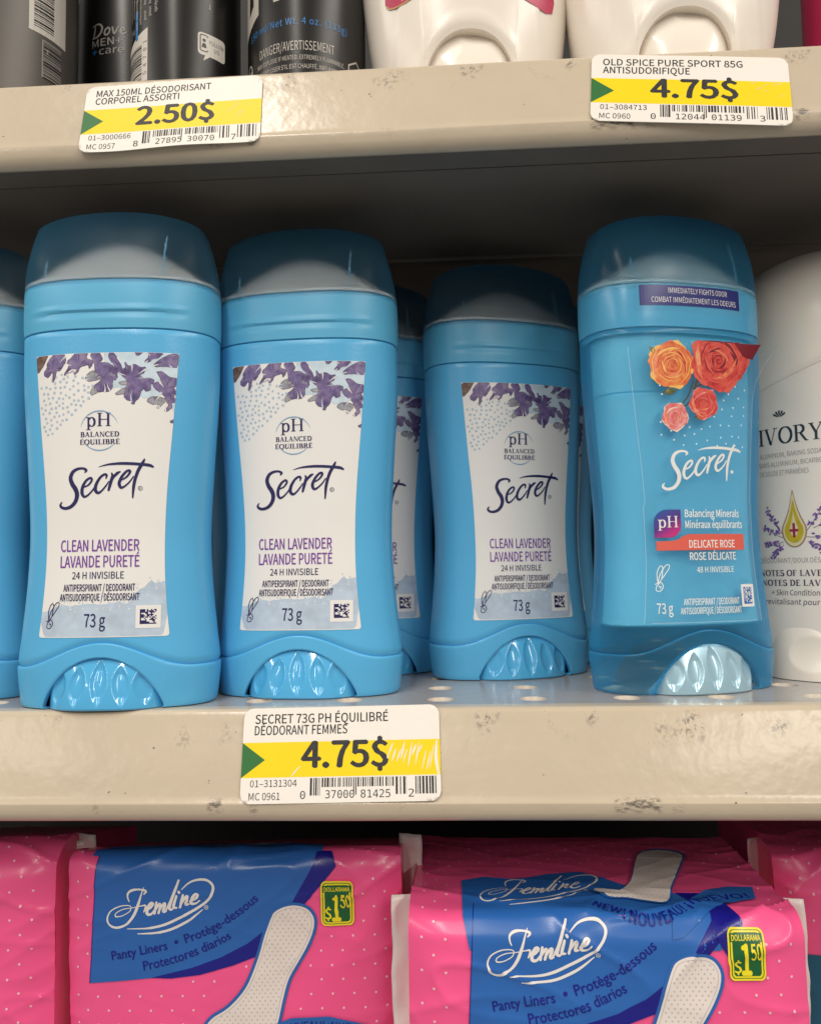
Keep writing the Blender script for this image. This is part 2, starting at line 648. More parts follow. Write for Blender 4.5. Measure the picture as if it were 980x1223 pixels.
def frosted(name, tint, veil, amount, rough=0.35, ior=1.12, gloss=0.35, share=0.4, edge=0.45, band=None):
    """translucent moulded plastic: rough refraction under a thin veil of scattering pigment"""
    m = bpy.data.materials.new(name)
    m.use_nodes = True
    nt = m.node_tree
    nt.nodes.clear()
    out = nt.nodes.new('ShaderNodeOutputMaterial')
    tr = nt.nodes.new('ShaderNodeBsdfTransparent')
    tr.inputs[0].default_value = (*tint, 1)
    rf = nt.nodes.new('ShaderNodeBsdfRefraction')
    rf.inputs['Color'].default_value = (*tint, 1)
    rf.inputs['Roughness'].default_value = rough
    rf.inputs['IOR'].default_value = ior
    m1 = nt.nodes.new('ShaderNodeMixShader')
    m1.inputs[0].default_value = share
    nt.links.new(tr.outputs[0], m1.inputs[1])
    nt.links.new(rf.outputs[0], m1.inputs[2])
    pr = nt.nodes.new('ShaderNodeBsdfPrincipled')
    pr.inputs['Base Color'].default_value = (*veil, 1)
    pr.inputs['Roughness'].default_value = gloss
    m2 = nt.nodes.new('ShaderNodeMixShader')
    lw = nt.nodes.new('ShaderNodeLayerWeight')
    lw.inputs['Blend'].default_value = 0.35
    mr = nt.nodes.new('ShaderNodeMapRange')
    mr.inputs['To Min'].default_value = amount
    mr.inputs['To Max'].default_value = min(1.0, amount + edge)
    nt.links.new(lw.outputs['Facing'], mr.inputs['Value'])
    fac = mr.outputs[0]
    if band:                                                        # the lower skirt of the cap is thick and nearly opaque
        bcol, z0, z1 = band
        tc = nt.nodes.new('ShaderNodeTexCoord')
        sep = nt.nodes.new('ShaderNodeSeparateXYZ')
        nt.links.new(tc.outputs['Object'], sep.inputs[0])
        zr = nt.nodes.new('ShaderNodeMapRange')
        zr.interpolation_type = 'SMOOTHSTEP'
        for k, v in zip(('From Min', 'From Max', 'To Min', 'To Max'), (z0, z1, 0.86, 0.0)):
            zr.inputs[k].default_value = v
        nt.links.new(sep.outputs['Z'], zr.inputs['Value'])
        mxm = nt.nodes.new('ShaderNodeMath')
        mxm.operation = 'MAXIMUM'
        nt.links.new(mr.outputs[0], mxm.inputs[0])
        nt.links.new(zr.outputs[0], mxm.inputs[1])
        fac = mxm.outputs[0]
        mc = nt.nodes.new('ShaderNodeMix')
        mc.data_type = 'RGBA'
        nt.links.new(zr.outputs[0], mc.inputs['Factor'])
        mc.inputs['A'].default_value = (*veil, 1)
        mc.inputs['B'].default_value = (*bcol, 1)
        nt.links.new(mc.outputs['Result'], pr.inputs['Base Color'])
    nt.links.new(fac, m2.inputs[0])
    nt.links.new(m1.outputs[0], m2.inputs[1])
    nt.links.new(pr.outputs[0], m2.inputs[2])
    nt.links.new(m2.outputs[0], out.inputs[0])
    return m


M['cap'] = frosted('frosted_blue_cap', (0.86, 0.91, 0.94), (0.06, 0.24, 0.40), 0.09, rough=0.6, ior=1.22, share=0.85, edge=0.42, band=((0.13, 0.54, 0.84), 0.1302, 0.1326))
M['collar'] = mat('blue_collar_plastic', (0.10, 0.47, 0.78), 0.4)
M['rib_glint'] = mat('rib_highlight', (0.25, 0.48, 0.66), 0.2)


# ------------------------------------------------------------------ the shelving (setting and shelves)
LIP_L, LIP_T = 0.0255, math.radians(16.5)
LY, LZ = -LIP_L * math.sin(LIP_T), -LIP_L * math.cos(LIP_T)
SX0, SX1 = -0.42, 0.42


def lip_profile():
    P = [(0.006, 0.0)]
    for k in range(7):                                              # small rounded upper corner
        a = math.radians(90 + (90 - 16.5) * k / 6)
        P.append((0.0022 + 0.0022 * math.cos(a) - 0.0006, -0.0022 + 0.0022 * math.sin(a)))
    for k in range(1, 14):
        t = k / 14
        P.append((-0.0006 + (LY + 0.0006) * t - 0.0003 * math.sin(PI * t), -0.0022 + (LZ + 0.0022) * t))
    P += [(LY - 0.0001, LZ - 0.0001), (LY - 0.00045, LZ - 0.0004), (LY - 0.00045, LZ - 0.0008)]                            # slight bead where the sheet is folded
    for k in range(1, 9):
        a = math.radians(180 + 16.5 + (86 - 16.5) * k / 8)
        P.append((LY + 0.0033 + 0.0036 * math.cos(a), LZ - 0.0012 + 0.0050 * math.sin(a)))
    P += [(LY + 0.0040, LZ - 0.0060), (LY + 0.0044, LZ - 0.0050), (LY + 0.0044, LZ + 0.004)]
    return P


def shelf(name, label, Z, holes, deep=0.30, group=None):
    t = empty(name, (0, 0, Z))
    tag(t, label, 'shelf', group)
    bm = bmesh.new()
    prof = lip_profile()
    xs = [SX0 + (SX1 - SX0) * i / 84 for i in range(85)]
    rows = []
    for (y, z) in prof:
        rows.append([(x, y + 0.00014 * noise.noise(Vector((x * 22, y * 60, Z))), z + 0.00014 * noise.noise(Vector((x * 14, z * 30, 3 + Z)))) for x in xs])
    grid(bm, rows, closed=False)
    link('front_lip', bm, M['shelf'], t, sharp=60)
    # deck with punched holes
    bm = bmesh.new()
    ed = []
    cor = [bm.verts.new(p) for p in ((SX0, 0.0058, 0.0), (SX1, 0.0058, 0.0), (SX1, deep, 0.0), (SX0, deep, 0.0))]
    for i in range(4):
        ed.append(bm.edges.new((cor[i], cor[(i + 1) % 4])))
    rings = []
    for (hx, hy) in holes:
        ring = [bm.verts.new((hx + 0.0042 * math.cos(2 * PI * k / 20), hy + 0.0042 * math.sin(2 * PI * k / 20), 0.0)) for k in range(20)]
        for k in range(20):
            ed.append(bm.edges.new((ring[k], ring[(k + 1) % 20])))
        rings.append(ring)
    bmesh.ops.triangle_fill(bm, use_beauty=True, edges=ed)
    for f in bm.faces:
        if f.normal.z < 0:
            f.normal_flip()
    for ring in rings:                                              # dished rim and floor of each hole, paler than the deck
        last = ring
        for (rad, dz) in ((0.0040, -0.0003), (0.0037, -0.0009), (0.0024, -0.0013)):
            cx = sum(v.co.x for v in ring) / 20
            cy = sum(v.co.y for v in ring) / 20
            new = [bm.verts.new((cx + rad * math.cos(2 * PI * k / 20), cy + rad * math.sin(2 * PI * k / 20), dz)) for k in range(20)]
            for k in range(20):
                bm.faces.new((last[k], last[(k + 1) % 20], new[(k + 1) % 20], new[k])).material_index = 1
            last = new
        bm.faces.new(last).material_index = 1
    link('deck', bm, [M['deck'], M['hole']], t, sharp=30, recalc=False)
    # underside: return flange, channel, ribs
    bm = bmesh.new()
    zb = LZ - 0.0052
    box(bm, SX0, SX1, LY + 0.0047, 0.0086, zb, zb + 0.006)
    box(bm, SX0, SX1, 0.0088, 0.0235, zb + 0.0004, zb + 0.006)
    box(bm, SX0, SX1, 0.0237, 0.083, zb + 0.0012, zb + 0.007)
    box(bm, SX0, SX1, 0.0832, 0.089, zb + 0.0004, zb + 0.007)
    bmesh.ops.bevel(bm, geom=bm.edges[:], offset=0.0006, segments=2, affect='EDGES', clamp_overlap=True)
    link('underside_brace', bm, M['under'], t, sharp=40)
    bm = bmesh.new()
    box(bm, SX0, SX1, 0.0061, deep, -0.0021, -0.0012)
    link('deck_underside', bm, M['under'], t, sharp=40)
    return t


hx = [at(px, py, 2, 0) for px, py in ((530, 822), (632, 820), (525, 835), (632, 834), (318, 838), (420, 838), (860, 829), (735, 833), (948, 832))]
pitch_x = 0.0285
holes = []
for i in range(-13, 14):
    for j in range(10):
        holes.append((0.0085 + i * pitch_x - (0.0005 if j % 2 else 0), 0.0152 + j * 0.0235))
shelf('shelf', 'grey beige metal shelf the blue deodorant sticks stand on', 0.0, holes, group='metal gondola shelves')
shelf('shelf', 'grey beige metal shelf above the blue sticks, carrying cans and white sticks', 0.196, [], group='metal gondola shelves')
shelf('shelf', 'lowest metal shelf under the pink film packs', -0.196, [], group='metal gondola shelves')
bm = bmesh.new()
box(bm, -0.6, 0.6, 0.302, 0.306, -0.35, 0.60)
tag(link('back_panel', bm, M['back'], sharp=40), 'dark back panel behind the shelves', 'panel')


# ------------------------------------------------------------------ oval sticks
SUPER = 2.5


def oval_xy(a, b, th, n=SUPER):
    c, s = math.cos(th), math.sin(th)
    return (a * math.copysign(abs(c) ** (2 / n), c), b * math.copysign(abs(s) ** (2 / n), s))


def thetas(extra=(), N=150, n=SUPER):
    T = [2 * PI * i / N for i in range(N)]
    for s in extra:
        t = math.acos(min(1, s) ** (n / 2))
        T += [t, PI - t, PI + t, 2 * PI - t]
    T = sorted(T)
    out = [T[0]]
    for t in T[1:]:
        if t - out[-1] > 1e-3:
            out.append(t)
    return out


def front_map(keys, n=SUPER):
    """(u, z, lift) in mm -> point on the front of an oval body, in metres"""
    def pt(u, z):
        a, b = crom(keys, z)
        k = min(abs(u) / a, 0.995)
        return Vector((u, -b * (1 - k ** n) ** (1 / n), z))

    def fn(u, z, off):
        p = pt(u, z)
        nu = (pt(u + 0.05, z) - pt(u - 0.05, z)).cross(pt(u, z + 0.05) - pt(u, z - 0.05)).normalized()
        if nu.y > 0:
            nu = -nu
        return (p + nu * off) * MM
    return fn


ST = [(0, 30.0, 16.4), (12.5, 31.2, 17.0), (22, 30.3, 16.6), (37, 28.9, 16.0), (53, 28.3, 15.6), (75, 29.4, 16.0), (100, 31.0, 16.6), (116, 31.2, 16.8)]
ARCH_W, ARCH_H = 18.6, 15.2


def z_arch(x):
    k = min(1, abs(x) / ARCH_W)
    return ARCH_H * (1 - k ** 2.0) ** 0.74 if k < 1 else 0.0


def z_seam(x):
    k = min(1, abs(x) / 27.5)
    return 12.3 + 7.4 * (0.5 + 0.5 * math.cos(PI * k))


def mk_body(matl, parent):
    bm = bmesh.new()
    T = thetas()
    rows = []
    for i in range(64):
        t = i / 63
        r = []
        for th in T:
            a, b = crom(ST, 14)
            x0, _ = oval_xy(a, b, th)
            zb = z_seam(x0) - 0.6
            z = zb + (115.7 - zb) * t
            a, b = crom(ST, z)
            if i == 0:
                a, b = a - 1.2, b - 1.2
            x, y = oval_xy(a, b, th)
            r.append((x * MM, y * MM, z * MM))
        rows.append(r)
    for (z, d) in ((116.0, 0.15), (116.15, 0.6), (116.2, 1.5)):
        a, b = crom(ST, 116)
        rows.append([(oval_xy(a - d, b - d, th)[0] * MM, oval_xy(a - d, b - d, th)[1] * MM, z * MM) for th in T])
    grid(bm, rows)
    return link('body', bm, matl, parent, sharp=50)


def mk_skirt(matl, parent):
    bm = bmesh.new()
    ex = [ARCH_W / 31.2 * k for k in (0.5, 0.6, 0.7, 0.78, 0.84, 0.88, 0.91, 0.94, 0.96, 0.975, 0.985, 0.993, 0.998, 1.0, 1.004, 1.02)]
    T = thetas(ex)
    rows = []
    # from inside the arch edge, outwards, up to the seam and back in
    prof = [(0, -2.6, 0), (0, -0.7, 0), (0.0, 0.0, 0.12), (0.02, 0.16, 0.35)] + [(k / 10, 0.26, 0) for k in range(1, 10)] + [(0.965, 0.24, 0), (0.99, 0.08, 0), (1.0, -0.3, 0), (1.0, -0.9, 0)]
    for (t, off, dz) in prof:
        r = []
        for th in T:
            x0, _ = oval_xy(*crom(ST, 8), th)
            za, zs = z_arch(x0), z_seam(x0)
            z = za + (zs - za) * t + dz
            a, b = crom(ST, z)
            x, y = oval_xy(a + off, b + off, th)
            if za > 0 and abs(x0) <= ARCH_W:
                x = x0 * (1 - 0.0 * t)
            r.append((x * MM, y * MM, z * MM))
        rows.append(r)
    grid(bm, rows)
    return link('base_skirt', bm, matl, parent, sharp=50)


def mk_dial(matl, parent, hw=ARCH_W, hh=ARCH_H, b0=19.3, leaf=0.9):
    bm = bmesh.new()
    nx, nz = 140, 46
    cent = [-13.6, -7.2, 0, 7.2, 13.6]
    rows = []
    for j in range(nz + 1):
        q = j / nz
        r = []
        for i in range(nx + 1):
            p = -1 + 2 * i / nx
            x = hw * 0.99 * p
            k = min(1, abs(x) / hw)
            zt = hh * (1 - k ** 2.0) ** 0.74
            z = q * zt
            y = b0 * (1 - (abs(x) / (hw + 0.9)) ** 3.0) ** (1 / 2.6) * (1 - 0.185 * (z / hh) ** 1.9)
            for c in cent:
                cz = c * (1 - 0.012 * z)
                span = min(1, max(0, (z - 1.0) / (13.6 - 0.25 * abs(c))))
                w = 2.5 * math.sin(PI * span) ** 0.8 + 0.01
                d = abs(x - cz) / w
                if d < 1:
                    y -= leaf * (1 - d ** 2.4) * min(1, math.sin(PI * span) * 1.6)
            if j == 0:
                y -= 0.7
            r.append((x * MM, -y * MM, (max(z, 0.0) + (0 if j else -0.15)) * MM))
        rows.append(r)
    grid(bm, rows, closed=False)
    return link('dial', bm, matl, parent, sharp=0)


CP = [(116.3, 31.3, 16.9), (120, 31.5, 17.0), (128, 31.5, 17.0), (134, 31.2, 16.6), (140, 30.2, 15.2), (146, 28.7, 12.9), (151, 27.1, 10.6), (154, 26.3, 9.6)]


def cap_n(z):
    return 2.5 + 1.3 * min(1, max(0, (z - 133) / 17)) ** 1.2


def mk_cap(matl, parent, ridge=True):
    bm = bmesh.new()
    T = thetas(N=132)
    rows = []
    zs = [116.3, 116.5] + [117 + k * 0.75 for k in range(45)] + [150.3, 150.6]
    for z in zs:
        a, b = crom(CP, z)
        d = 0.0
        if z < 116.4:
            d = -0.35
        r = []
        for th in T:
            x, y = oval_xy(a + d, b + d, th, cap_n(z))
            off = 0.0
            if ridge:
                e = max(0.0, 1 - (abs(x) / 25.5) ** 6)
                off = 0.42 * e * (math.exp(-((z - 122.6) / 0.55) ** 2) - 0.9 * math.exp(-((z - 121.2) / 0.8) ** 2))
            lift = 5.4 * (1 - (x / 31) ** 2) * max(0, (z - 132) / 18.6) ** 2      # the rim arches up to the middle
            r.append((x * (1 + off / a) * MM, y * (1 + off / b) * MM, (z + lift) * MM))
        rows.append(r)
    for (k, dz) in ((0.99, 0.12), (0.965, 0.2), (0.8, 0.5), (0.55, 0.7), (0.25, 0.85), (0.04, 0.9)):
        a, b = crom(CP, 150.6)
        r = []
        for th in T:
            x, y = oval_xy(a * k, b * k, th, cap_n(150.6))
            r.append((x * MM, y * MM, (150.6 + dz + 5.4 * (1 - (x / 31) ** 2)) * MM))
        rows.append(r)
    grid(bm, rows, cap1=True)
    return link('cap', bm, matl, parent, sharp=32)


def mk_collar(matl, name, parent, ztop=132.4):
    bm = bmesh.new()
    T = thetas(N=90)
    rows = []
    for (z, d) in ((115.0, 2.0), (117, 1.2), (124, 1.0), (ztop - 1, 0.9), (ztop - 0.2, 1.0), (ztop, 1.6), (ztop, 4.5)):
        a, b = crom(CP, z)
        rows.append([(oval_xy(a - d, b - d, th)[0] * MM, oval_xy(a - d, b - d, th)[1] * MM, z * MM) for th in T])
    grid(bm, rows, cap1=True)
    return link(name, bm, matl, parent, sharp=40)


def mk_solid(matl, parent, z0=132.3):
    bm = bmesh.new()
    T = thetas(N=80)
    rows = []
    for (z, k) in ((z0, 0.955), (z0 + 1.2, 0.955), (z0 + 1.6, 0.92), (z0 + 3, 0.84), (z0 + 6, 0.70), (z0 + 9.5, 0.52), (z0 + 12, 0.36), (z0 + 14, 0.2), (z0 + 15, 0.03)):
        rows.append([(oval_xy(31 * k, 15.6 * k, th)[0] * MM, oval_xy(31 * k, 15.6 * k, th)[1] * MM, z * MM) for th in T])
    grid(bm, rows, cap1=True)
    return link('deodorant_solid', bm, matl, parent, sharp=0)


def mk_rim(parent, z0):
    bm = bmesh.new()
    T = thetas(N=90)
    rows = []
    for (z, d) in ((z0 + 0.1, 2.2), (z0 + 0.1, 0.75), (z0 + 0.4, 0.6), (z0 + 1.1, 0.65), (z0 + 1.3, 0.9), (z0 + 1.3, 2.2)):
        a, b = crom(CP, z)
        rows.append([(oval_xy(a - d, b - d, th)[0] * MM, oval_xy(a - d, b - d, th)[1] * MM, z * MM) for th in T])
    grid(bm, rows)
    return link('tube_rim', bm, M['rim'], parent, sharp=40)


def mk_rib_highlights(parent):  # thin pale strips: highlight lines on the cap's ribs, put into the colour
    fm = front_map(CP)
    for u, z0, z1 in ((17.5, 133.5, 148), (-20.5, 133, 140)):
        P = Print()
        P.poly([(u - 0.35, z0), (u + 0.35, z0), (u + 0.25, z1), (u - 0.25, z1)], M['rib_glint'])
        P.build('rib_highlight', lambda a, b, c: fm(a * (1 - 0.0), b, -0.9 + c), parent, step=3)


# --- the printed logos, as strokes: (x, y, width) in one shared drawing
SCRIPT_S = [
    [(306, 274, 10), (318, 256, 24), (290, 240, 20), (240, 244, 24), (198, 270, 30), (179, 320, 35), (195, 372, 38), (222, 412, 40), (237, 460, 38), (225, 515, 34), (185, 560, 30), (130, 575, 26), (92, 561, 24), (86, 540, 18), (100, 522, 8)],
    [(285, 402, 12), (332, 385, 15), (362, 352, 18), (366, 330, 20), (350, 323, 20), (315, 347, 22), (288, 395, 27), (281, 445, 28), (298, 479, 23), (330, 470, 17), (375, 425, 14), (398, 385, 10)],
    [(490, 330, 10), (494, 302, 22), (475, 295, 20), (440, 320, 22), (406, 375, 27), (398, 425, 29), (420, 450, 25), (450, 435, 17), (490, 390, 14), (512, 355, 8)],
    [(538, 285, 12), (545, 310, 24), (530, 362, 28), (512, 428, 20)],
    [(522, 385, 12), (550, 325, 20), (585, 287, 25), (610, 274, 12)],
    [(606, 352, 12), (660, 322, 16), (690, 285, 20), (690, 266, 22), (665, 270, 21), (625, 315, 24), (602, 370, 28), (615, 407, 25), (645, 400, 17), (690, 360, 14), (722, 315, 10)],
    [(812, 170, 14), (795, 205, 27), (762, 262, 28), (738, 330, 26), (723, 400, 25), (715, 494, 13)],
    [(428, 230, 5), (500, 212, 15), (600, 204, 23), (700, 206, 25), (790, 213, 25), (850, 220, 27), (880, 233, 18)],
]
SCRIPT_F = [
    [(262, 178, 6), (274, 162, 12), (240, 153, 9), (200, 156, 13), (176, 172, 11), (174, 195, 8), (182, 215, 6)],
    [(262, 143, 4), (248, 180, 8), (228, 240, 15), (205, 290, 15), (170, 330, 12), (120, 350, 13), (80, 340, 11), (62, 305, 9), (80, 265, 7), (130, 240, 6), (180, 236, 5), (193, 248, 5), (180, 270, 5), (140, 290, 5), (108, 293, 7), (110, 275, 5), (150, 255, 5), (200, 248, 4), (250, 238, 6), (272, 238, 10), (262, 270, 7)],
    [(275, 262, 12), (300, 246, 13), (312, 228, 14), (298, 226, 14), (281, 255, 16), (281, 280, 17), (302, 281, 12), (322, 258, 9)],
    [(331, 222, 13), (320, 278, 13)], [(324, 262, 9), (344, 232, 14), (353, 236, 14), (342, 276, 13)], [(346, 262, 9), (370, 230, 14), (379, 232, 14), (368, 267, 16), (384, 266, 9)],
    [(382, 264, 9), (425, 180, 13), (452, 108, 11)], [(446, 122, 10), (428, 170, 15), (402, 242, 17), (412, 258, 12), (428, 242, 8)],
    [(440, 190, 13), (425, 243, 16), (442, 248, 9)], [(452, 168, 14), (455, 172, 14)],
    [(476, 186, 13), (459, 246, 13)], [(462, 235, 9), (485, 200, 13), (501, 193, 14), (490, 230, 16), (506, 230, 9)],
    [(513, 216, 11), (544, 201, 12), (556, 186, 14), (541, 182, 14), (521, 210, 16), (521, 228, 16), (545, 227, 10), (566, 212, 8)],
    [(468, 156, 5), (510, 121, 9), (560, 106, 12), (610, 109, 13), (640, 136, 15), (634, 176, 14), (600, 220, 14), (540, 260, 14), (460, 300, 14), (380, 335, 14), (300, 352, 11), (172, 357, 4)],
    [(228, 383, 5), (310, 380, 11), (400, 365, 13), (500, 320, 13), (580, 262, 5)],
]
DOODLE = [
    [(190, 715, 5), (205, 690, 5), (232, 650, 5), (233, 634, 5), (218, 640, 5), (196, 680, 5), (190, 715, 5)],
    [(190, 712, 5), (188, 670, 5), (200, 640, 5), (210, 645, 5), (204, 690, 5)],
    [(180, 712, 5), (200, 705, 5), (208, 722, 5), (196, 740, 5), (182, 736, 5), (186, 715, 5)],
    [(192, 722, 5), (199, 722, 5), (197, 729, 5)],
]


def strokes(P, data, m, fx, lay=0.0, k=1.0, sub=5):
    for s in data:
        P.stroke([(*fx(x, y), w * k) for (x, y, w) in s], m, lay, sub=sub)


def code_square(P, u0, z0, u1, z1, m, paper, lay, seed=4, n=12):
    """small dot-matrix mark, no finder pattern"""
    P.round_rect(u0, z0, u1, z1, 0.3, paper, lay)
    rnd = random.Random(seed)
    i0 = 0.17 * (u1 - u0)
    s = (u1 - u0 - 2 * i0) / n
    sz = (z1 - z0 - 2 * i0) / n
    for j in range(n):
        run = None
        for i in range(n + 1):
            on = i < n and (i == 0 or j == 0 or rnd.random() < 0.52)
            if on and run is None:
                run = i
            if not on and run is not None:
                P.rect(u0 + i0 + run * s, z0 + i0 + j * sz, u0 + i0 + i * s, z0 + i0 + (j + 1) * sz, m, lay + 0.06)
                run = None


LABEL_EDGE = [(21.4, 20.0), (30, 19.1), (42, 18.3), (55, 18.3), (68, 19.0), (85, 20.5), (97, 21.5), (108.6, 22.4)]


def label_half(z):
    return crom([(a, b) for a, b in LABEL_EDGE], z)[0]


def sheet(name, right, fn, m, parent, cols=44):
    bm = bmesh.new()
    grid(bm, [[fn(h * (-1 + 2 * i / cols), z) for i in range(cols + 1)] for h, z in right], closed=False)
    for f in bm.faces:
        f.normal_update()
        if f.normal.y > 0:
            f.normal_flip()
    return link(name, bm, m, parent, sharp=0, recalc=False)


def mk_lavender_label(parent):
    fm = front_map(ST)
    r = 0.9
    zs = [21.4, 21.5, 21.65, 21.85, 22.1] + [22.4 + (108.6 - 22.4) * k / 78 for k in range(79)]
    right = [(label_half(z) - (r - math.sqrt(max(0, r * r - max(0, r - (z - 21.4)) ** 2)) if z - 21.4 < r else 0), z) for z in zs]
    lab = sheet('label', right, lambda u, v: fm(u, v, 0.11), M['paper'], parent)
    # flowers and washes
    P = Print()
    fx = lambda x, y: ((x - 494) * 0.0497, 108.3 - (y - 48) * 0.0497)

    def clip(q):
        o = []
        for (u, v) in q:
            v = min(v, 108.45)
            h = label_half(v) - 0.1
            o.append((max(-h, min(h, u)), v))
        return o
    P.poly(clip([fx(*p) for p in ((495, 30), (700, 30), (946, 30), (946, 130), (942, 250), (930, 340), (860, 300), (800, 325), (740, 332), (690, 300), (590, 262), (530, 272), (552, 190), (560, 150), (500, 100))]), M['pale_ink'], 0.0)
    P.poly(clip([fx(*p) for p in ((905, 350), (946, 330), (930, 420), (905, 400))]), M['pale_ink'], 0.0)
    petals = [
        ('bark', ((40, 30), (130, 30), (125, 58), (100, 105), (60, 150), (46, 140))),
        ('petal', ((150, 60), (175, 30), (245, 30), (255, 90), (230, 125), (215, 150), (190, 145), (185, 190), (165, 218), (155, 205), (170, 170), (160, 150), (135, 185), (105, 175), (100, 150), (125, 120), (120, 100))),
        ('petal', ((260, 95), (310, 45), (330, 30), (400, 30), (385, 80), (430, 90), (425, 120), (405, 145), (400, 115), (350, 125), (335, 160), (320, 175), (305, 170), (320, 140), (290, 135), (265, 175), (245, 180), (243, 165), (275, 125))),
        ('petal', ((410, 45), (445, 30), (480, 50), (490, 85), (470, 105), (520, 105), (560, 130), (585, 190), (570, 220), (555, 210), (550, 270), (520, 290), (490, 285), (460, 292), (430, 255), (470, 225), (490, 205), (440, 205), (440, 120), (425, 90))),
        ('petal_grey', ((492, 206), (440, 216), (395, 220), (378, 200), (395, 175), (430, 152), (455, 170))),
        ('petal_grey', ((438, 252), (462, 290), (430, 305), (410, 297), (418, 275))),
        ('petal', ((525, 60), (535, 30), (565, 50), (600, 100), (610, 150), (632, 140), (625, 100), (650, 130), (690, 115), (720, 140), (755, 130), (745, 170), (720, 185), (735, 205), (770, 205), (800, 210), (805, 235), (780, 245), (785, 280), (755, 290), (740, 270), (725, 290), (715, 330), (690, 350), (685, 370), (665, 365), (672, 345), (640, 345), (620, 320), (625, 285), (630, 265), (645, 250), (640, 220), (610, 185), (570, 160), (560, 120), (530, 85))),
        ('petal_grey', ((628, 300), (575, 312), (568, 296), (620, 266), (640, 272))),
        ('petal_grey', ((645, 248), (600, 246), (588, 228), (640, 222))),
        ('petal', ((800, 115), (870, 60), (950, 30), (945, 130), (860, 130), (805, 134))),
        ('petal', ((740, 100), (770, 75), (765, 30), (820, 30), (860, 45), (830, 75), (790, 85), (770, 105))),
        ('petal', ((815, 160), (850, 160), (890, 195), (945, 200), (940, 240), (910, 260), (942, 290), (938, 350), (900, 355), (905, 385), (880, 410), (855, 405), (885, 370), (870, 345), (860, 310), (820, 280), (790, 250), (820, 225), (850, 235), (830, 190))),
        ('petal_grey', ((765, 330), (800, 316), (862, 325), (868, 350), (840, 375), (825, 396), (815, 385), (830, 365), (790, 370), (758, 352))),
        ('petal', ((680, 30), (738, 30), (720, 60), (698, 66))),
        ('petal', ((890, 470), (930, 452), (928, 480), (900, 482))),
        ('leaf_gold', ((905, 770), (935, 752), (930, 766), (908, 780))),
    ]
    for mname, q in petals:
        pr_ = random.Random(len(q) * 31 + int(q[0][0]))
        ch = []
        for i in range(len(q)):                                     # soften the corners a little, then let the edge wander
            a, b = q[i], q[(i + 1) % len(q)]
            for t in (0.2, 0.5, 0.8):
                ch.append((a[0] + (b[0] - a[0]) * t + pr_.uniform(-2.2, 2.2), a[1] + (b[1] - a[1]) * t + pr_.uniform(-2.2, 2.2)))
        q = tuple(ch)
        qq = clip([fx(*p) for p in q])
        P.poly(qq, M[mname], 0.05)
        if mname != 'leaf_gold':
            P.stroke([(*p, 0.11) for p in clip([fx(*p) for p in q + q[:1]])], M['petal_edge'], 0.09, smooth=False)
    vr_ = random.Random(5)
    for mname, q in petals:
        if mname in ('petal', 'petal_grey') and len(q) > 5:
            xs_, ys_ = [a for a, b in q], [b for a, b in q]
            cx_, cy_ = sum(xs_) / len(xs_), sum(ys_) / len(ys_)
            for k in range(3 + len(q) // 3):
                j = vr_.randrange(len(q))
                a = (cx_ + (q[j][0] - cx_) * 0.86, cy_ + (q[j][1] - cy_) * 0.86)
                b = (cx_ + (q[j][0] - cx_) * vr_.uniform(0.2, 0.5) + vr_.uniform(-9, 9), cy_ + (q[j][1] - cy_) * vr_.uniform(0.2, 0.5) + vr_.uniform(-9, 9))
                mid = ((a[0] + b[0]) / 2 + vr_.uniform(-7, 7), (a[1] + b[1]) / 2 + vr_.uniform(-7, 7))
                w_ = vr_.uniform(0.12, 0.34)
                g_ = clip([fx(*a), fx(*mid), fx(*b)])
                P.stroke([(*g_[0], 0.05), (*g_[1], w_), (*g_[2], 0.05)], M[vr_.choice(('petal_grey', 'petal_dark', 'petal_dark', 'petal_light'))], 0.075, sub=3)
            for k in range(1 + len(q) // 5):                        # pale slits that split the petals
                j = vr_.randrange(len(q))
                a = ((q[j][0] + q[j - 1][0]) / 2, (q[j][1] + q[j - 1][1]) / 2)
                f_ = vr_.uniform(0.35, 0.6)
                b = (a[0] + (cx_ - a[0]) * f_ + vr_.uniform(-6, 6), a[1] + (cy_ - a[1]) * f_ + vr_.uniform(-6, 6))
                g_ = clip([fx(*a), fx((a[0] + b[0]) / 2 + vr_.uniform(-4, 4), (a[1] + b[1]) / 2 + vr_.uniform(-4, 4)), fx(*b)])
                P.stroke([(*g_[0], vr_.uniform(0.25, 0.5)), (*g_[1], 0.22), (*g_[2], 0.04)], M[vr_.choice(('paper', 'pale_ink', 'paper', 'petal_light'))], 0.12, sub=3)
    rnd = random.Random(7)
    dots = []
    tries = 0
    while len(dots) < 92 and tries < 4000:
        tries += 1
        x, y = rnd.uniform(58, 440), rnd.uniform(165, 550)
        lim = 520 - (x - 190) * 0.85 if x > 190 else 550
        if y > lim or (y < 235 and x < 175) or (x > 240 and y < 180) or (x > 375 and y < 235):
            continue
        if any(math.hypot(x - a, y - b) < 27 for a, b in dots):
            continue
        dots.append((x, y))
        u, v = fx(x, y)
        if abs(u) < label_half(v) - 0.6:
            P.disc(u, v, 0.40 + 0.1 * rnd.random(), M['dot_ink'], 0.0, 8)
    # wash at the foot of the label
    h = lambda z: label_half(z) - 0.03
    top = [(-h(29), 29.0), (-15.5, 30.2), (-12.5, 31.3), (-8, 30.9), (-4, 31.6), (0, 31.2), (5, 31.8), (8.5, 31.5), (9.5, 33.5), (11.2, 35.5), (12.6, 36.2), (14.4, 38.2), (16.2, 37.4), (h(38), 37.9)]
    fr = []
    for k in range(len(top) - 1):
        for s in range(4):
            t = s / 4
            fr.append((top[k][0] * (1 - t) + top[k + 1][0] * t, top[k][1] * (1 - t) + top[k + 1][1] * t + rnd.uniform(-0.28, 0.28)))
    fr.append(top[-1])
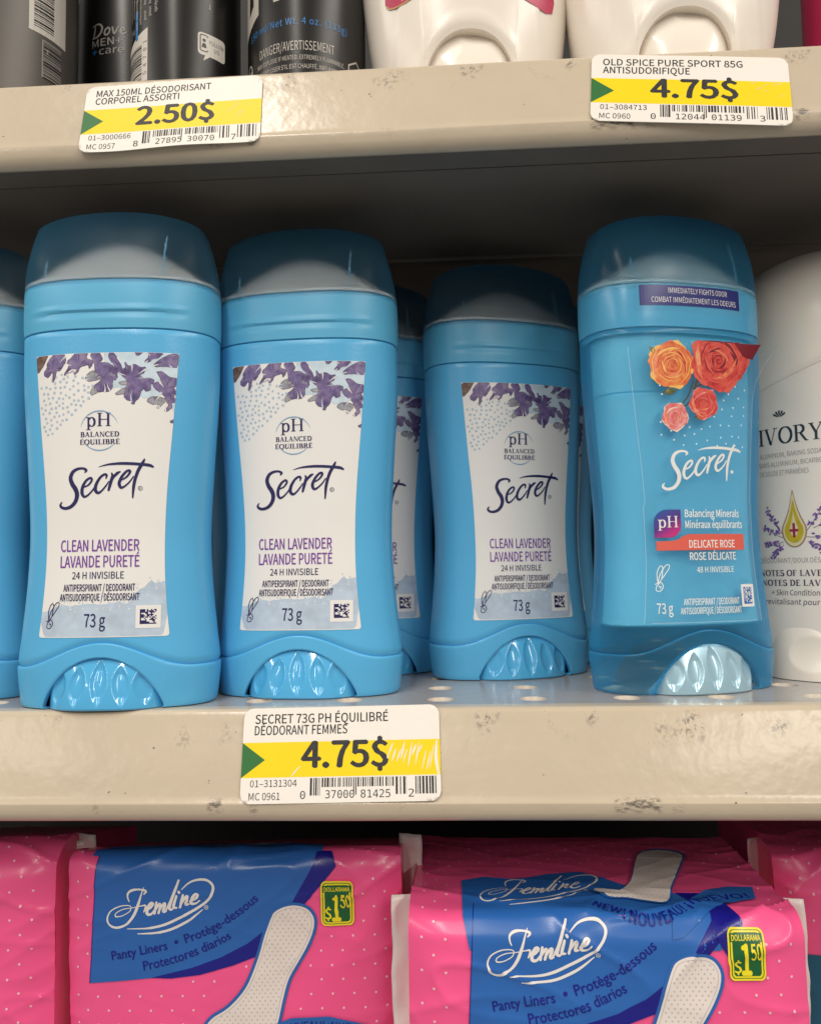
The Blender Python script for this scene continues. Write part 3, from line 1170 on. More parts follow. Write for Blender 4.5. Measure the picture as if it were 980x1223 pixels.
    P.poly(fr + [(h(34), 34), (h(28), 28), (18.3, 22.4), (17.6, 21.7), (-17.6, 21.7), (-18.3, 22.4), (-h(26), 26)], M['wash'], 0.0)
    for k in range(170):                                            # dry-brush specks along the edge of the wash
        u = rnd.uniform(-17, 17.5)
        edge = 30.8 if u < 8 else 30.8 + (u - 8) * 0.85
        v = edge + rnd.gauss(0.3, 0.9 if u < 8 else 1.5)
        if abs(u) < h(v) - 0.4 and not (u < -10 and v < 31):
            P.disc(u, v, rnd.uniform(0.08, 0.26), M['wash'] if v > edge - 0.2 else M['paper'], 0.06, 6)
    P.build('flower_print', lambda u, v, o: fm(u, v, 0.135 + o), lab, step=1.1)
    # lettering
    P = Print()
    D = 1.0
    P.serif('pH', -6.3 + D, 85.75, 4.15, M['navy'], 1.3 + D, weight=0.95)
    P.serif('BALANCED', -8.1 + D, 82.5, 1.55, M['navy'], 3.9 + D, weight=1.25)
    P.serif('ÉQUILIBRÉ', -8.3 + D, 80.15, 1.55, M['navy'], 4.1 + D, weight=1.25)
    for a0, a1 in ((22, 168), (215, 322)):
        P.stroke([(-2.1 + D + 6.0 * math.cos(math.radians(a0 + (a1 - a0) * k / 12)), 84.4 + 6.1 * math.sin(math.radians(a0 + (a1 - a0) * k / 12)), 0.08 + 0.26 * math.sin(PI * k / 12)) for k in range(13)], M['sky_ink'])
    lx = lambda x, y: ((x - 462) * 0.0358 - 0.1 + 0.0, 69.2 - (y - 340) * 0.0362)
    strokes(P, SCRIPT_S, M['navy'], lx, 0, 0.0355)
    P.stroke([(*lx(778 + 17 * math.cos(a), 416 + 17 * math.sin(a)), 0.16) for a in [2 * PI * k / 12 for k in range(13)]], M['navy'])
    P.text('R', lx(770, 0)[0], lx(0, 425)[1], 0.62, M['navy'])
    P.text('CLEAN LAVENDER', -14.2 + D, 47.4, 3.45, M['purple'], u1=10.0 + D, bold=0.022)
    P.text('LAVANDE PURETÉ', -14.2 + D, 42.5, 3.5, M['purple'], u1=10.1 + D, bold=0.022)
    P.text('24 H INVISIBLE', -10.3 + D, 39.0, 2.1, M['navy'], u1=5.6 + D, bold=0.014)
    P.text('ANTIPERSPIRANT / DEODORANT', -13 + D, 35.3, 2.05, M['navy'], u1=9.0 + D, bold=0.034)
    P.text('ANTISUDORIFIQUE / DÉSODORISANT', -14.1 + D, 32.4, 2.1, M['navy'], u1=10.3 + D, bold=0.034)
    P.text('73 g', -6.2 + D, 24.5, 3.9, M['navy'], u1=0.3 + D, bold=0.018)
    code_square(P, 9.3 + D, 23.9, 16.5 + D, 30.8, M['navy'], M['paper'], 0.0)
    strokes(P, DOODLE, M['navy'], lambda x, y: ((x / 3.5 - 123.0) * 0.262 + D * 1.4, 108.5 - (540 + y / 3.5 - 421) * 0.2551), 0, 0.05, sub=6)
    P.build('lettering', lambda u, v, o: fm(u, v, 0.20 + o), lab, step=1.3)


STICKS = 'blue lavender deodorant sticks on the shelf'


def lavender_stick():
    t = empty('deodorant_stick')
    mk_body(M['blue'], t)
    mk_skirt(M['blue'], t)
    mk_dial(M['dial'], t)
    mk_collar(M['collar'], 'collar', t)
    mk_solid(M['core'], t)
    mk_rim(t, 132.4)
    c = mk_cap(M['cap'], t)
    mk_rib_highlights(c)
    mk_lavender_label(t)
    return t


spots = [  # x, y (mm), yaw and lean (deg), label
    (-93.6, 17.5, 2, 0.0, 'blue lavender deodorant stick at the shelf edge, left of the lower price tag'),
    (-35.8, 35.5, -3, 0.0, 'blue lavender deodorant stick standing straight behind the lower price tag'),
    (34.0, 75.0, 20, 0.0, 'blue lavender deodorant stick set further back and turned right, beside the rose stick'),
    (-161.5, 33.0, 3, 0.0, 'blue stick cut off at the left border, no label in sight'),
    (-57.0, 88.0, 4, 0.0, 'blue stick deep in shade, glimpsed in the gap between the two front ones'),
    (-23.0, 86.5, 14, 0.0, 'blue lavender stick half hidden, only the right half of its label showing'),
    (45.0, 112.0, 14, 0.0, 'blue stick almost hidden, a sliver between the turned stick and the rose one'),
]
proto = lavender_stick()
for i, (x, y, rz, lean, lab) in enumerate(spots):
    o = proto if i == 0 else copy_tree(proto)
    o.location = (x * MM, y * MM, 0.0002)
    o.rotation_euler = (0, math.radians(lean), math.radians(rz))
    tag(o, lab, 'deodorant', STICKS)

# ------------------------------------------------------------------ rose stick: translucent body
M['clear_blue'] = frosted('translucent_blue_plastic', (0.74, 0.93, 0.99), (0.045, 0.38, 0.74), 0.20, rough=0.3, gloss=0.2, share=0.3, edge=0.55)
M['clear_cap'] = frosted('translucent_blue_cap', (0.72, 0.88, 0.96), (0.05, 0.28, 0.50), 0.12, rough=0.58, ior=1.22, gloss=0.22, share=0.85, edge=0.5, band=((0.10, 0.46, 0.76), 0.1282, 0.1314))
M['gel'] = mat('inner_tube_plastic', (0.36, 0.78, 0.93), 0.4, vary=0.06, vscale=40)
M['pearl'] = mat('pearl_blue_plastic', (0.40, 0.62, 0.74), 0.24, 0.6, metal=0.35, coat=0.4, bump=0.02)
M['film'] = frosted('clear_label_film', (0.97, 0.99, 0.99), (0.45, 0.70, 0.85), 0.02, rough=0.05, ior=1.01, gloss=0.15, share=0.1, edge=0.2)
M['coral'] = mat('coral_ink', (0.72, 0.12, 0.085), 0.35)
M['indigo'] = mat('indigo_ink', (0.025, 0.03, 0.19), 0.3)
M['orange'] = watercolour('orange_petals', (0.62, 0.10, 0.03), (0.78, 0.19, 0.05), (0.88, 0.34, 0.10), 420)
M['yellow_edge'] = mat('yellow_petal_edge', (0.90, 0.50, 0.12), 0.4)
M['red_petal'] = watercolour('red_petals', (0.42, 0.02, 0.03), (0.66, 0.06, 0.05), (0.80, 0.15, 0.10), 380)
M['blush'] = watercolour('blush_petals', (0.70, 0.12, 0.06), (0.84, 0.26, 0.12), (0.90, 0.42, 0.20), 500)
M['deep_red'] = mat('crimson_ink', (0.20, 0.008, 0.02), 0.4)
M['pink_petal'] = watercolour('pink_petals', (0.65, 0.10, 0.12), (0.80, 0.22, 0.22), (0.88, 0.45, 0.38), 450)
M['pale_petal'] = watercolour('pale_petals', (0.78, 0.30, 0.26), (0.86, 0.58, 0.48), (0.90, 0.74, 0.62), 450)
M['leaf'] = watercolour('olive_leaf', (0.05, 0.06, 0.02), (0.13, 0.14, 0.04), (0.30, 0.26, 0.06), 500)
M['stem_ink'] = mat('stem_ink', (0.07, 0.055, 0.04), 0.4)


def rose_flower(P, u, v, r, m, edge, dark, seed, top=None, n=9):
    rnd = random.Random(seed)

    def ring(rad, wob, lobes, ph):
        q = []
        for k in range(44):
            a = 2 * PI * k / 44
            rr = rad * (1 + wob * math.sin(lobes * a + ph) + 0.5 * wob * math.sin(2.7 * lobes * a + 2 * ph))
            q.append((u + rr * math.cos(a), v + rr * math.sin(a)))
        if top is not None:
            q = [(x, min(y, top)) for x, y in q]
        return q
    P.poly(ring(r, 0.07, 5, rnd.uniform(0, 6)), edge, 0.05)
    P.poly(ring(r * 0.955, 0.07, 5, rnd.uniform(0, 6)), m, 0.08)
    hues = [m, M['blush'], m, edge, m, dark]
    for k in range(n + 5):                                          # petals: crescents wound round the heart
        a0 = k * 2.4 + rnd.uniform(-0.2, 0.2)
        rad = r * (0.97 - 0.80 * k / (n + 5))
        span = rnd.uniform(1.5, 2.3)
        out, inn, rim = [], [], []
        for q in range(11):
            a = a0 + span * q / 10
            f = math.sin(PI * q / 10)
            ro = rad * (1 - 0.07 * f + 0.02 * math.sin(9 * a))
            ri = rad * (1 - 0.30 * f)
            pin = lambda rr: (u + rr * math.cos(a), min(v + rr * math.sin(a), top if top is not None else 1e9))
            out.append(pin(ro))
            inn.append(pin(ri))
            rim.append((*pin(ro), 0.05 + 0.035 * r * f))
        P.poly(out + inn[::-1][1:-1], hues[k % 6] if k < n + 2 else dark, 0.09 + 0.012 * k)
        P.stroke(rim, edge if k % 3 else dark, 0.10 + 0.012 * k, sub=1)
    P.stroke([(u + r * 0.02 * k * math.cos(k * 0.9), v + r * 0.02 * k * math.sin(k * 0.9), 0.16) for k in range(1, 12)], dark, 0.36, sub=3)


def rose_stick():
    t = empty('deodorant_stick', (0.0885, 0.0375, 0.0002), math.radians(17))
    tag(t, 'translucent blue deodorant stick with orange and red roses on a peeling clear label', 'deodorant')
    mk_body(M['clear_blue'], t)
    mk_skirt(M['clear_blue'], t)
    mk_dial(M['pearl'], t, leaf=0.95)
    # inner tube seen through the body
    bm = bmesh.new()
    T = thetas(N=90)
    rows = []
    for z in (20.5, 21.2, 30, 45, 60, 80, 95.5, 96, 96.4, 110, 115.4):
        a, b = crom(ST, z)
        d = 3.4 if z > 21 else 5.0
        if z == 96:
            d = 3.9
        rows.append([(oval_xy(a - d, b - d, th)[0] * MM, oval_xy(a - d, b - d, th)[1] * MM, z * MM) for th in T])
    grid(bm, rows, cap0=True, cap1=True)
    link('inner_tube', bm, M['gel'], t, sharp=30)
    mk_collar(M['gel'], 'collar', t, 131)
    mk_solid(M['core'], t, 130.9)
    mk_rim(t, 131.0)
    c = mk_cap(M['clear_cap'], t, ridge=False)
    mk_rib_highlights(c)
    fm, fc = front_map(ST), front_map(CP)
    # strip on the cap
    P = Print()
    P.round_rect(-21, 121.4, 18.5, 131.6, 0.5, M['film'], 0)
    capl = P.build('cap_label', lambda u, v, o: fc(u, v, 0.06), t, step=1.1)
    P = Print()
    P.poly([(-19.2, 123.2), (16.8, 123.2), (16.8, 129.9), (-19.2, 129.9)], M['indigo'], 0)
    P.text('IMMEDIATELY FIGHTS ODOR', -9.8, 127.3, 1.75, M['white_ink'], u1=11.7, lay=0.08)
    P.text('COMBAT IMMÉDIATEMENT LES ODEURS', -15.5, 124.2, 1.75, M['white_ink'], u1=15.2, lay=0.08)
    P.build('lettering', lambda u, v, o: fc(u, v, 0.09 + o), capl, step=1.1)

    # clear label: loose along its upper right edge
    def peel(u, v, o):
        k = max(0.0, (u - 8) / 12) * max(0.0, (v - 92) / 20)
        p = fm(u, v, o)
        k2 = k * k
        return p + Vector((0.0022 * k2, -0.0052 * k2, -0.0010 * k2))
    zs = [22.0 + (112.4 - 22.0) * k / 40 for k in range(41)]
    hw = lambda z: label_half(min(z, 108)) + (1.2 if z < 60 else 0.6)
    lab = sheet('label', [(hw(22.0 + 90.4 * k / 80), 22.0 + 90.4 * k / 80) for k in range(81)], lambda u, v: peel(u, v, 0.06), M['film'], t)
    P = Print()
    for sgn in (-1, 1):                                             # pressed edge of the film
        P.stroke([(sgn * (hw(z) - 0.1), z, 0.14) for z in zs[:-1]], M['dot_ink'], 0, sub=1)
    P.stroke([(u, 22.1, 0.14) for u in range(-19, 20)], M['dot_ink'], 0, sub=1)
    TOP = 112.2
    P.stroke([(-2, 99, 0.5), (-4.2, 94, 0.5), (-7.2, 90.5, 0.4)], M['stem_ink'], 0.02)
    P.stroke([(1, 103, 1.2), (-1.6, 97, 0.7), (-2.0, 94, 0.5), (-6, 90, 0.35)], M['stem_ink'], 0.02)
    P.stroke([(-2.2, 96.5, 0.4), (0.5, 97.8, 0.4), (4, 97.4, 0.3)], M['stem_ink'], 0.02)
    P.poly([(0.0, 106), (-1.4, 102), (0.6, 98.5), (3.6, 97.3), (2.2, 101)], M['leaf'], 0.03)
    for (lx_, lz_, ang, ln) in ((-12.6, 95.0, 0.15, 4.4), (-2.2, 87.4, -0.1, 3.6), (-3.0, 89.8, 0.9, 2.2), (-14.6, 107.5, 2.3, 3)):
        q = []
        for k in range(13):
            s = k / 12
            q.append((s * ln, 0.24 * ln * math.sin(PI * s)))
        for k in range(11, 0, -1):
            s = k / 12
            q.append((s * ln, -0.24 * ln * math.sin(PI * s)))
        q = [(lx_ + x * math.cos(ang) - y * math.sin(ang), lz_ + x * math.sin(ang) + y * math.cos(ang)) for x, y in q]
        P.poly(q, M['leaf'], 0.03)
    rose_flower(P, 7.4, 106.0, 10.0, M['red_petal'], M['coral'], M['deep_red'], 3, TOP, 12)
    P.poly([(13.0, 112.0), (19.4, 112.0), (18.6, 107), (15.6, 108)], M['deep_red'], 0.42)
    rose_flower(P, -9.4, 104.0, 7.6, M['orange'], M['yellow_edge'], M['red_petal'], 8, TOP, 10)
    rose_flower(P, 1.4, 91.8, 5.1, M['red_petal'], M['pink_petal'], M['coral'], 5, None, 6)
    P.poly([(-12.4, 87), (-11.4, 83.6), (-8.4, 82.2), (-5.8, 84.2), (-5.6, 88)], M['pale_petal'], 0.03)
    rose_flower(P, -8.8, 87.4, 4.4, M['pink_petal'], M['pale_petal'], M['coral'], 11, None, 6)
    rnd = random.Random(12)
    dots = []
    for k in range(900):
        u, v = rnd.uniform(-14, 18), rnd.uniform(78, 98)
        if (u < 3 and u > -13 and v > 84) or len(dots) > 38 or any(math.hypot(u - a, v - b) < 2.7 for a, b in dots):
            continue
        dots.append((u, v))
        P.disc(u, v, 0.3, M['white_ink'], 0.0, 7)
    P.build('flower_print', lambda u, v, o: peel(u, v, 0.09 + o), lab, step=1.1)
    P = Print()
    lx = lambda x, y: ((x - 462) * 0.0358, 72.6 - (y - 340) * 0.0362)
    strokes(P, SCRIPT_S, M['white_ink'], lx, 0, 0.0355)
    P.disc(*lx(778, 416), 0.6, M['white_ink'])
    # leaf-shaped tile
    tile = []
    for (x, y) in [(0, 0), (0, 0.55)]:
        tile.append((x, y))
    for k in range(9):
        a = PI - PI / 2 * k / 8
        tile.append((0.45 + 0.45 * math.cos(a), 0.55 + 0.45 * math.sin(a)))
    tile += [(1, 1), (1, 0.45)]
    for k in range(9):
        a = -PI / 2 * k / 8
        tile.append((0.55 + 0.45 * math.cos(a), 0.45 + 0.45 * math.sin(a)))
    P.poly([(-16.6 + 8.6 * x, 48.8 + 8.8 * y) for x, y in tile], M['tile'], 0)
    P.serif('pH', -15.4, 52.0, 3.6, M['white_ink'], -9.0, lay=0.10, weight=0.95)
    P.text('Balancing Minerals', -6.6, 55.2, 2.35, M['white_ink'], u1=13.6, bold=0.03)
    P.text('Minéraux équilibrants', -6.6, 51.7, 2.35, M['white_ink'], u1=14.8, bold=0.03)
    P.poly([(-16.2, 44.7), (15.2, 44.7), (15.2, 49.8), (-5.5, 49.8), (-7.6, 49.2), (-9.0, 48.2), (-11, 47.7), (-16.2, 47.6)], M['coral'], 0)
    P.text('DELICATE ROSE', -5.6, 45.5, 2.35, M['white_ink'], u1=11.2, lay=0.10, bold=0.035)
    P.text('ROSE DÉLICATE', -5.6, 41.6, 2.35, M['white_ink'], u1=11.4, bold=0.035)
    P.text('48 H INVISIBLE', -3.4, 37.6, 1.8, M['white_ink'], u1=10.2, bold=0.014)
    P.text('ANTIPERSPIRANT / DEODORANT', -8.6, 27.5, 2.0, M['white_ink'], u1=11.6, bold=0.03)
    P.text('ANTISUDORIFIQUE / DÉSODORISANT', -9.8, 24.7, 2.0, M['white_ink'], u1=12.2, bold=0.03)
    P.text('73 g', -17.2, 25.0, 3.2, M['white_ink'], u1=-12.2, bold=0.018)
    strokes(P, DOODLE, M['white_ink'], lambda x, y: (-17.2 + (x - 180) * 0.085, 40.2 - (y - 634) * 0.077), 0, 0.055, sub=6)
    code_square(P, 12.6, 26.4, 18.0, 33.6, M['sky_dark'], M['white_ink'], 0, 9)
    P.build('lettering', lambda u, v, o: peel(u, v, 0.13 + o), lab, step=1.2)
    return t


def tile_mat():
    m = mat('blue_to_pink_ink', (0.05, 0.1, 0.4), 0.3)
    nt = m.node_tree
    tc = nt.nodes['Texture Coordinate']
    sep = nt.nodes.new('ShaderNodeSeparateXYZ')
    nt.links.new(tc.outputs['Object'], sep.inputs[0])
    a = nt.nodes.new('ShaderNodeMath')
    a.operation = 'MULTIPLY_ADD'
    a.inputs[1].default_value = -0.6
    nt.links.new(sep.outputs['X'], a.inputs[0])
    nt.links.new(sep.outputs['Z'], a.inputs[2])
    mr = nt.nodes.new('ShaderNodeMapRange')
    mr.inputs['From Min'].default_value = 0.0565
    mr.inputs['From Max'].default_value = 0.0665
    nt.links.new(a.outputs[0], mr.inputs['Value'])
    r = nt.nodes.new('ShaderNodeValToRGB')
    r.color_ramp.elements[0].color = (0.55, 0.03, 0.22, 1)
    r.color_ramp.elements[1].color = (0.02, 0.10, 0.36, 1)
    e = r.color_ramp.elements.new(0.4)
    e.color = (0.11, 0.03, 0.25, 1)
    nt.links.new(mr.outputs[0], r.inputs[0])
    nt.links.new(r.outputs[0], nt.nodes['Principled BSDF'].inputs['Base Color'])
    return m


M['tile'] = tile_mat()
M['sky_dark'] = mat('blue_ink', (0.02, 0.13, 0.42), 0.4)
rose_stick()


# ------------------------------------------------------------------ white sticks
M['white'] = mat('white_plastic', (0.89, 0.82, 0.725), 0.26, 0.5, vary=0.01, bump=0.03, bscale=250)
M['white_satin'] = mat('white_satin_plastic', (0.84, 0.785, 0.715), 0.42, 0.5, vary=0.01, bump=0.03, bscale=400)
M['grey_ink'] = mat('grey_ink', (0.30, 0.29, 0.29), 0.4)
M['black_teal'] = mat('dark_teal_ink', (0.012, 0.03, 0.05), 0.4)
M['plum'] = mat('plum_ink', (0.06, 0.03, 0.08), 0.4)
M['drop'] = mat('yellow_drop_ink', (0.55, 0.42, 0.015), 0.35, vary=0.15, vscale=300)
M['drop_pale'] = mat('pale_yellow_ink', (0.75, 0.66, 0.38), 0.35)
M['drop_rim'] = mat('tan_outline_ink', (0.36, 0.20, 0.15), 0.4)
M['cross'] = mat('crimson_cross_ink', (0.33, 0.008, 0.07), 0.4)
M['lav'] = watercolour('lavender_ink', (0.05, 0.03, 0.14), (0.16, 0.09, 0.34), (0.34, 0.24, 0.50), 900)
M['sprig'] = mat('sprig_ink', (0.12, 0.11, 0.12), 0.4)

IV = [(0, 29.5, 20.5), (6, 31.5, 22), (30, 32.8, 22.8), (60, 33.2, 23), (90, 33.4, 23), (113, 33.2, 22.9), (120, 33.1, 22.8)]
IC = [(100, 33.6, 23.2), (120, 33.4, 23.0), (130, 32.8, 22.6), (136, 31.2, 21.4), (142, 28.0, 19.2), (146.8, 23.6, 16.2), (151, 17.4, 12), (153.6, 10, 7), (154.8, 1.0, 0.7)]


def white_oval_stick():
    t = empty('deodorant_stick', (0.1490, 0.0640, 0.0002), math.radians(-48))
    tag(t, 'white rounded stick with a yellow drop and lavender sprigs, cut off at the right border', 'deodorant')
    bm = bmesh.new()
    T = thetas(N=130, n=2.2)
    seam = lambda x: 105.5 + 7.5 * math.sin(x / 33.0 * 1.4)
    rows = []
    for k in range(60):
        r = []
        for th in T:
            x0, _ = oval_xy(33, 23, th, 2.2)
            z = (seam(x0) - 0.1) * k / 59
            a, b = crom(IV, z)
            d = 1.0 if k == 0 else 0
            r.append((*[c * MM for c in oval_xy(a - d, b - d, th, 2.2)], z * MM))
        rows.append(r)
    rows.append([(x * 0.95, y * 0.95, z + 0.0001) for x, y, z in rows[-1]])
    grid(bm, rows, cap0=True)
    link('body', bm, M['white_satin'], t, sharp=40)
    bm = bmesh.new()
    rows = []
    for k in range(60):
        r = []
        q = 1 - (1 - k / 59) ** 1.7
        for th in T:
            x0, _ = oval_xy(33, 23, th, 2.2)
            z0 = seam(x0) + 0.15
            z = z0 + (154.8 - z0) * q
            a, b = crom(IC, z)
            d = 0.5 if k == 0 else 0
            r.append((*[c * MM for c in oval_xy(a - d, b - d, th, 2.2)], z * MM))
        rows.append(r)
    rows.insert(0, [(x * 0.96, y * 0.96, z - 0.0001) for x, y, z in rows[0]])
    grid(bm, rows, cap1=True)
    link('cap', bm, M['white'], t, sharp=40)
    # glossy thumb dial at the foot
    bm = bmesh.new()
    rows = []
    for j in range(31):
        q = j / 30
        r = []
        for i in range(81):
            p = -1 + 2 * i / 80
            x = 16.0 * p
            z = q * 22.0 * (1 - abs(p) ** 2.1) ** 0.58
            y = 25.0 * (1 - abs(p) ** 2.6 * 0.62) ** 0.5 * (1 - 0.15 * (z / 22.0) ** 2)
            d = math.hypot((x - 4) / 7.5, (z - 9) / 6)
            if d < 1:
                y -= 1.1 * (1 - d * d)
            r.append((x * MM, -y * MM, z * MM))
        rows.append(r)
    grid(bm, rows, closed=False)
    link('dial', bm, M['white'], t, sharp=0)
    fm = front_map(IV, 2.2)
    P = Print()
    P.serif('IVORY', -11.5, 82.3, 5.9, M['black_teal'], 11.5, weight=1.0)
    for k in range(5):                                              # little shell
        a = math.radians(90 + (k - 2) * 27)
        P.stroke([(-3.2 + 0.6 * math.cos(a), 91.6 + 0.6 * math.sin(a), 0.2), (-3.2 + 2.1 * math.cos(a), 91.6 + 2.1 * math.sin(a), 0.7), (-3.2 + 2.5 * math.cos(a), 91.6 + 2.5 * math.sin(a), 0.5)], M['black_teal'])
    P.text('ALUMINUM, BAKING SODA & PARABEN FREE', -11.5, 77.6, 1.7, M['grey_ink'], u1=25)
    P.text('SANS ALUMINIUM, BICARBONATE', -12, 74.4, 1.7, M['grey_ink'], u1=15)
    P.text('DE SOUDE ET PARABÈNES', -11.5, 71.2, 1.7, M['grey_ink'], u1=6)
    drop = []
    for k in range(29):
        a = -PI / 2 + 2 * PI * k / 28
        r = 3.5
        x, z = r * math.cos(a), r * 1.5 * math.sin(a)
        if math.sin(a) > 0:
            q = math.sin(a)
            x = r * math.cos(a) * (1 - 0.75 * q ** 2)
            z = r * 1.5 * q + 7.0 * q ** 4
        drop.append((x, z))
    dc = (0.0, 51.6)
    P.poly([(dc[0] + x * 1.26, dc[1] + z * 1.16) for x, z in drop[:-1]], M['drop_rim'], 0.02)
    P.poly([(dc[0] + x * 1.12, dc[1] + z * 1.08) for x, z in drop[:-1]], M['drop_pale'], 0.10)
    P.poly([(dc[0] + x * 0.94, dc[1] + z * 0.86) for x, z in drop[:-1]], M['drop'], 0.18)
    P.poly([(dc[0] + x * 0.42, dc[1] + 0.4 + z * 0.52) for x, z in drop[:-1]], M['drop_pale'], 0.26)
    P.rect(dc[0] - 0.45, dc[1] - 2.6, dc[0] + 0.45, dc[1] + 2.4, M['cross'], 0.35)
    P.rect(dc[0] - 1.5, dc[1] - 0.6, dc[0] + 1.5, dc[1] + 0.3, M['cross'], 0.42)
    rnd = random.Random(21)
    for (x0, z0, x1, z1) in ((3.5, 50, 11.5, 62), (4, 49, 14, 49.5), (6.5, 52, 16, 57), (4.5, 47.5, 9.5, 44), (-4, 50, -9.5, 59), (-4, 49, -11, 53), (-4, 47.5, -11, 46.5), (-4, 46.5, -8.5, 42.5), (12, 55, 14, 60)):
        P.stroke([(x0, z0, 0.2), ((x0 + x1) / 2, (z0 + z1) / 2 - 0.4, 0.2), (x1, z1, 0.15)], M['sprig'], 0.0)
        for k in range(22):
            q = 0.25 + 0.75 * k / 21
            x, z = x0 + (x1 - x0) * q + rnd.uniform(-0.9, 0.9), z0 + (z1 - z0) * q + rnd.uniform(-1.0, 1.0)
            a = rnd.uniform(0, 6.28)
            l = rnd.uniform(0.45, 0.95)
            P.poly([(x - l * math.cos(a), z - l * math.sin(a)), (x - 0.4 * math.sin(a), z + 0.4 * math.cos(a)), (x + l * math.cos(a), z + l * math.sin(a)), (x + 0.4 * math.sin(a), z - 0.4 * math.cos(a))], M['lav'] if k % 4 else M['purple'], 0.04)
    P.text('DÉODORANT/DOUX DÉSODORISANT', -13, 40.2, 1.7, M['grey_ink'], u1=19)
    P.serif('NOTES OF LAVENDER', -13.5, 35.6, 2.1, M['plum'], 16, weight=1.3)
    P.serif('NOTES DE LAVANDE', -13, 32.2, 2.1, M['plum'], 16, weight=1.3)
    P.text('+ Skin Conditioner', -9.5, 28.9, 1.9, M['plum'], u1=9.5, slant=0.12)
    P.text('revitalisant pour la peau', -12, 25.7, 1.9, M['plum'], u1=16, slant=0.12)
    P.build('lettering', lambda u, v, o: fm(u, v, 0.08 + o), t, step=2.0)
    return t


white_oval_stick()

# upper shelf: two white sticks whose feet show
M['red_label'] = mat('crimson_label', (0.52, 0.025, 0.09), 0.35)
M['gold_edge'] = mat('gold_ink', (0.55, 0.30, 0.10), 0.35)
WK = [(0, 29.0, 17.5), (4, 30.2, 18.4), (20, 33.2, 20.2), (45, 35.8, 21.6), (70, 36.4, 22), (110, 36, 21.8), (128, 35, 21.2)]
WC = [(128.2, 35.2, 21.3), (140, 34.6, 21), (152, 32, 19.4), (160, 27, 16.4), (164, 18, 11), (165.4, 2, 1.2)]
WAW, WAH = 14.6, 17.0


def upper_white_stick():
    t = empty('antiperspirant_stick')
    bm = bmesh.new()
    T = thetas([WAW / 31.5 * k for k in (0.8, 0.86, 0.9, 0.94, 0.96, 0.98, 0.99, 1.0, 1.01, 1.04, 1.08)], N=150, n=2.4)

    def za(x, y):
        k = abs(x) / WAW
        return WAH * (1 - k ** 2.2) ** 0.52 if (k < 1 and y < 0) else 0.0
    rows = []
    for (t_, off) in [(0, -4.0), (0, -1.2), (0.0, -0.35), (0.012, -0.08)] + [(0.03 + 0.97 * k / 50, 0) for k in range(51)]:
        r = []
        for th in T:
            x0, y0 = oval_xy(31.5, 19, th, 2.4)
            z0 = za(x0, y0)
            z = z0 + (128 - z0) * t_
            a, b = crom(WK, z)
            x, y = oval_xy(a + off, b + off, th, 2.4)
            if z0 > 0 and z - z0 < 26:
                f = (z - z0) / 26
                x = x0 * (1 - f) + x * f
            # raised rim round the arch
            e = math.hypot(x0 / (WAW + 3.0), z / (WAH + 3.2)) if y0 < 0 else 9
            lift = 0.55 * math.exp(-((e - 1.0) / 0.055) ** 2)
            y -= lift
            if y0 < 0:
                for xr in (24.6 - 0.10 * z, -24.6 + 0.10 * z):
                    y -= 0.35 * math.exp(-((x - xr) / 0.55) ** 2) - 0.25 * math.exp(-((x - xr * 1.05) / 0.8) ** 2)
            r.append((x * MM, y * MM, z * MM))
        rows.append(r)
    grid(bm, rows)
    link('body', bm, M['white'], t, sharp=50)
    bm = bmesh.new()
    rows = []
    for j in range(41):
        q = j / 40
        r = []
        for i in range(101):
            p = -1 + 2 * i / 100
            x = WAW * 0.99 * p
            z = q * WAH * (1 - abs(0.99 * p) ** 2.2) ** 0.52
            y = 19.6 * (1 - abs(p) ** 3 * 0.55) ** 0.5 * (1 - 0.16 * (z / WAH) ** 2)
            d = math.hypot((x - 3.0) / 5.6, (z - 16.5) / 4.2)
            y -= 0.7 * max(0, 1 - d ** 2)
            d = math.hypot((x + 6.5) / 4, (z - 12) / 5)
            y -= 0.35 * max(0, 1 - d ** 2)
            r.append((x * MM, -y * MM, z * MM))
        rows.append(r)
    grid(bm, rows, closed=False)
    link('dial', bm, M['white'], t, sharp=0)
    bm = bmesh.new()
    T2 = thetas(N=100, n=2.4)
    rows = []
    for k in range(40):
        z = 128.2 + 37.2 * (1 - (1 - k / 39) ** 1.8)
        a, b = crom(WC, z)
        rows.append([(*[c * MM for c in oval_xy(a, b, th, 2.4)], z * MM) for th in T2])
    grid(bm, rows, cap0=True, cap1=True)
    link('cap', bm, M['white'], t, sharp=40)
    fm = front_map(WK, 2.4)
    P = Print()
    P.poly([(-26.5, 28.0), (-25, 26.6), (-21, 27.0), (-15, 30), (-8, 36), (0, 38), (8, 36), (13, 30), (18, 26.6), (25.0, 24.0), (27.3, 24.8), (28, 28), (28, 100), (-28, 100), (-27, 29)], M['red_label'], 0)
    P.stroke([(-26.5, 28.2, 0.5), (-25, 26.9, 0.5), (-21, 27.3, 0.5), (-15, 30.3, 0.5), (-8, 36.3, 0.3)], M['gold_edge'], 0.05)
    P.build('label', lambda u, v, o: fm(u, v, 0.22 + o), t, step=1.5)
    return t


UZ = 0.1962
w0 = upper_white_stick()
wl = ['white antiperspirant stick beside the black can, red label corners showing',
      'white antiperspirant stick above the upper right price tag']
for i, (px, py) in enumerate(((557, 40), (818, 30))):
    o = w0 if i == 0 else copy_tree(w0)
    p = at(px, py, 1, 0.006 + 0.0)
    o.location = (p.x + 0.0004, 0.0285 if i == 0 else 0.0235, UZ)
    if i == 1:                                                      # another variety: its label starts higher up
        for ch in o.children:
            if ch.name.startswith('label'):
                ch.location.z = 0.007
    o.rotation_euler = (0, 0, math.radians(2 if i == 0 else -2))
    tag(o, wl[i], 'antiperspirant', 'white sticks on the upper shelf')


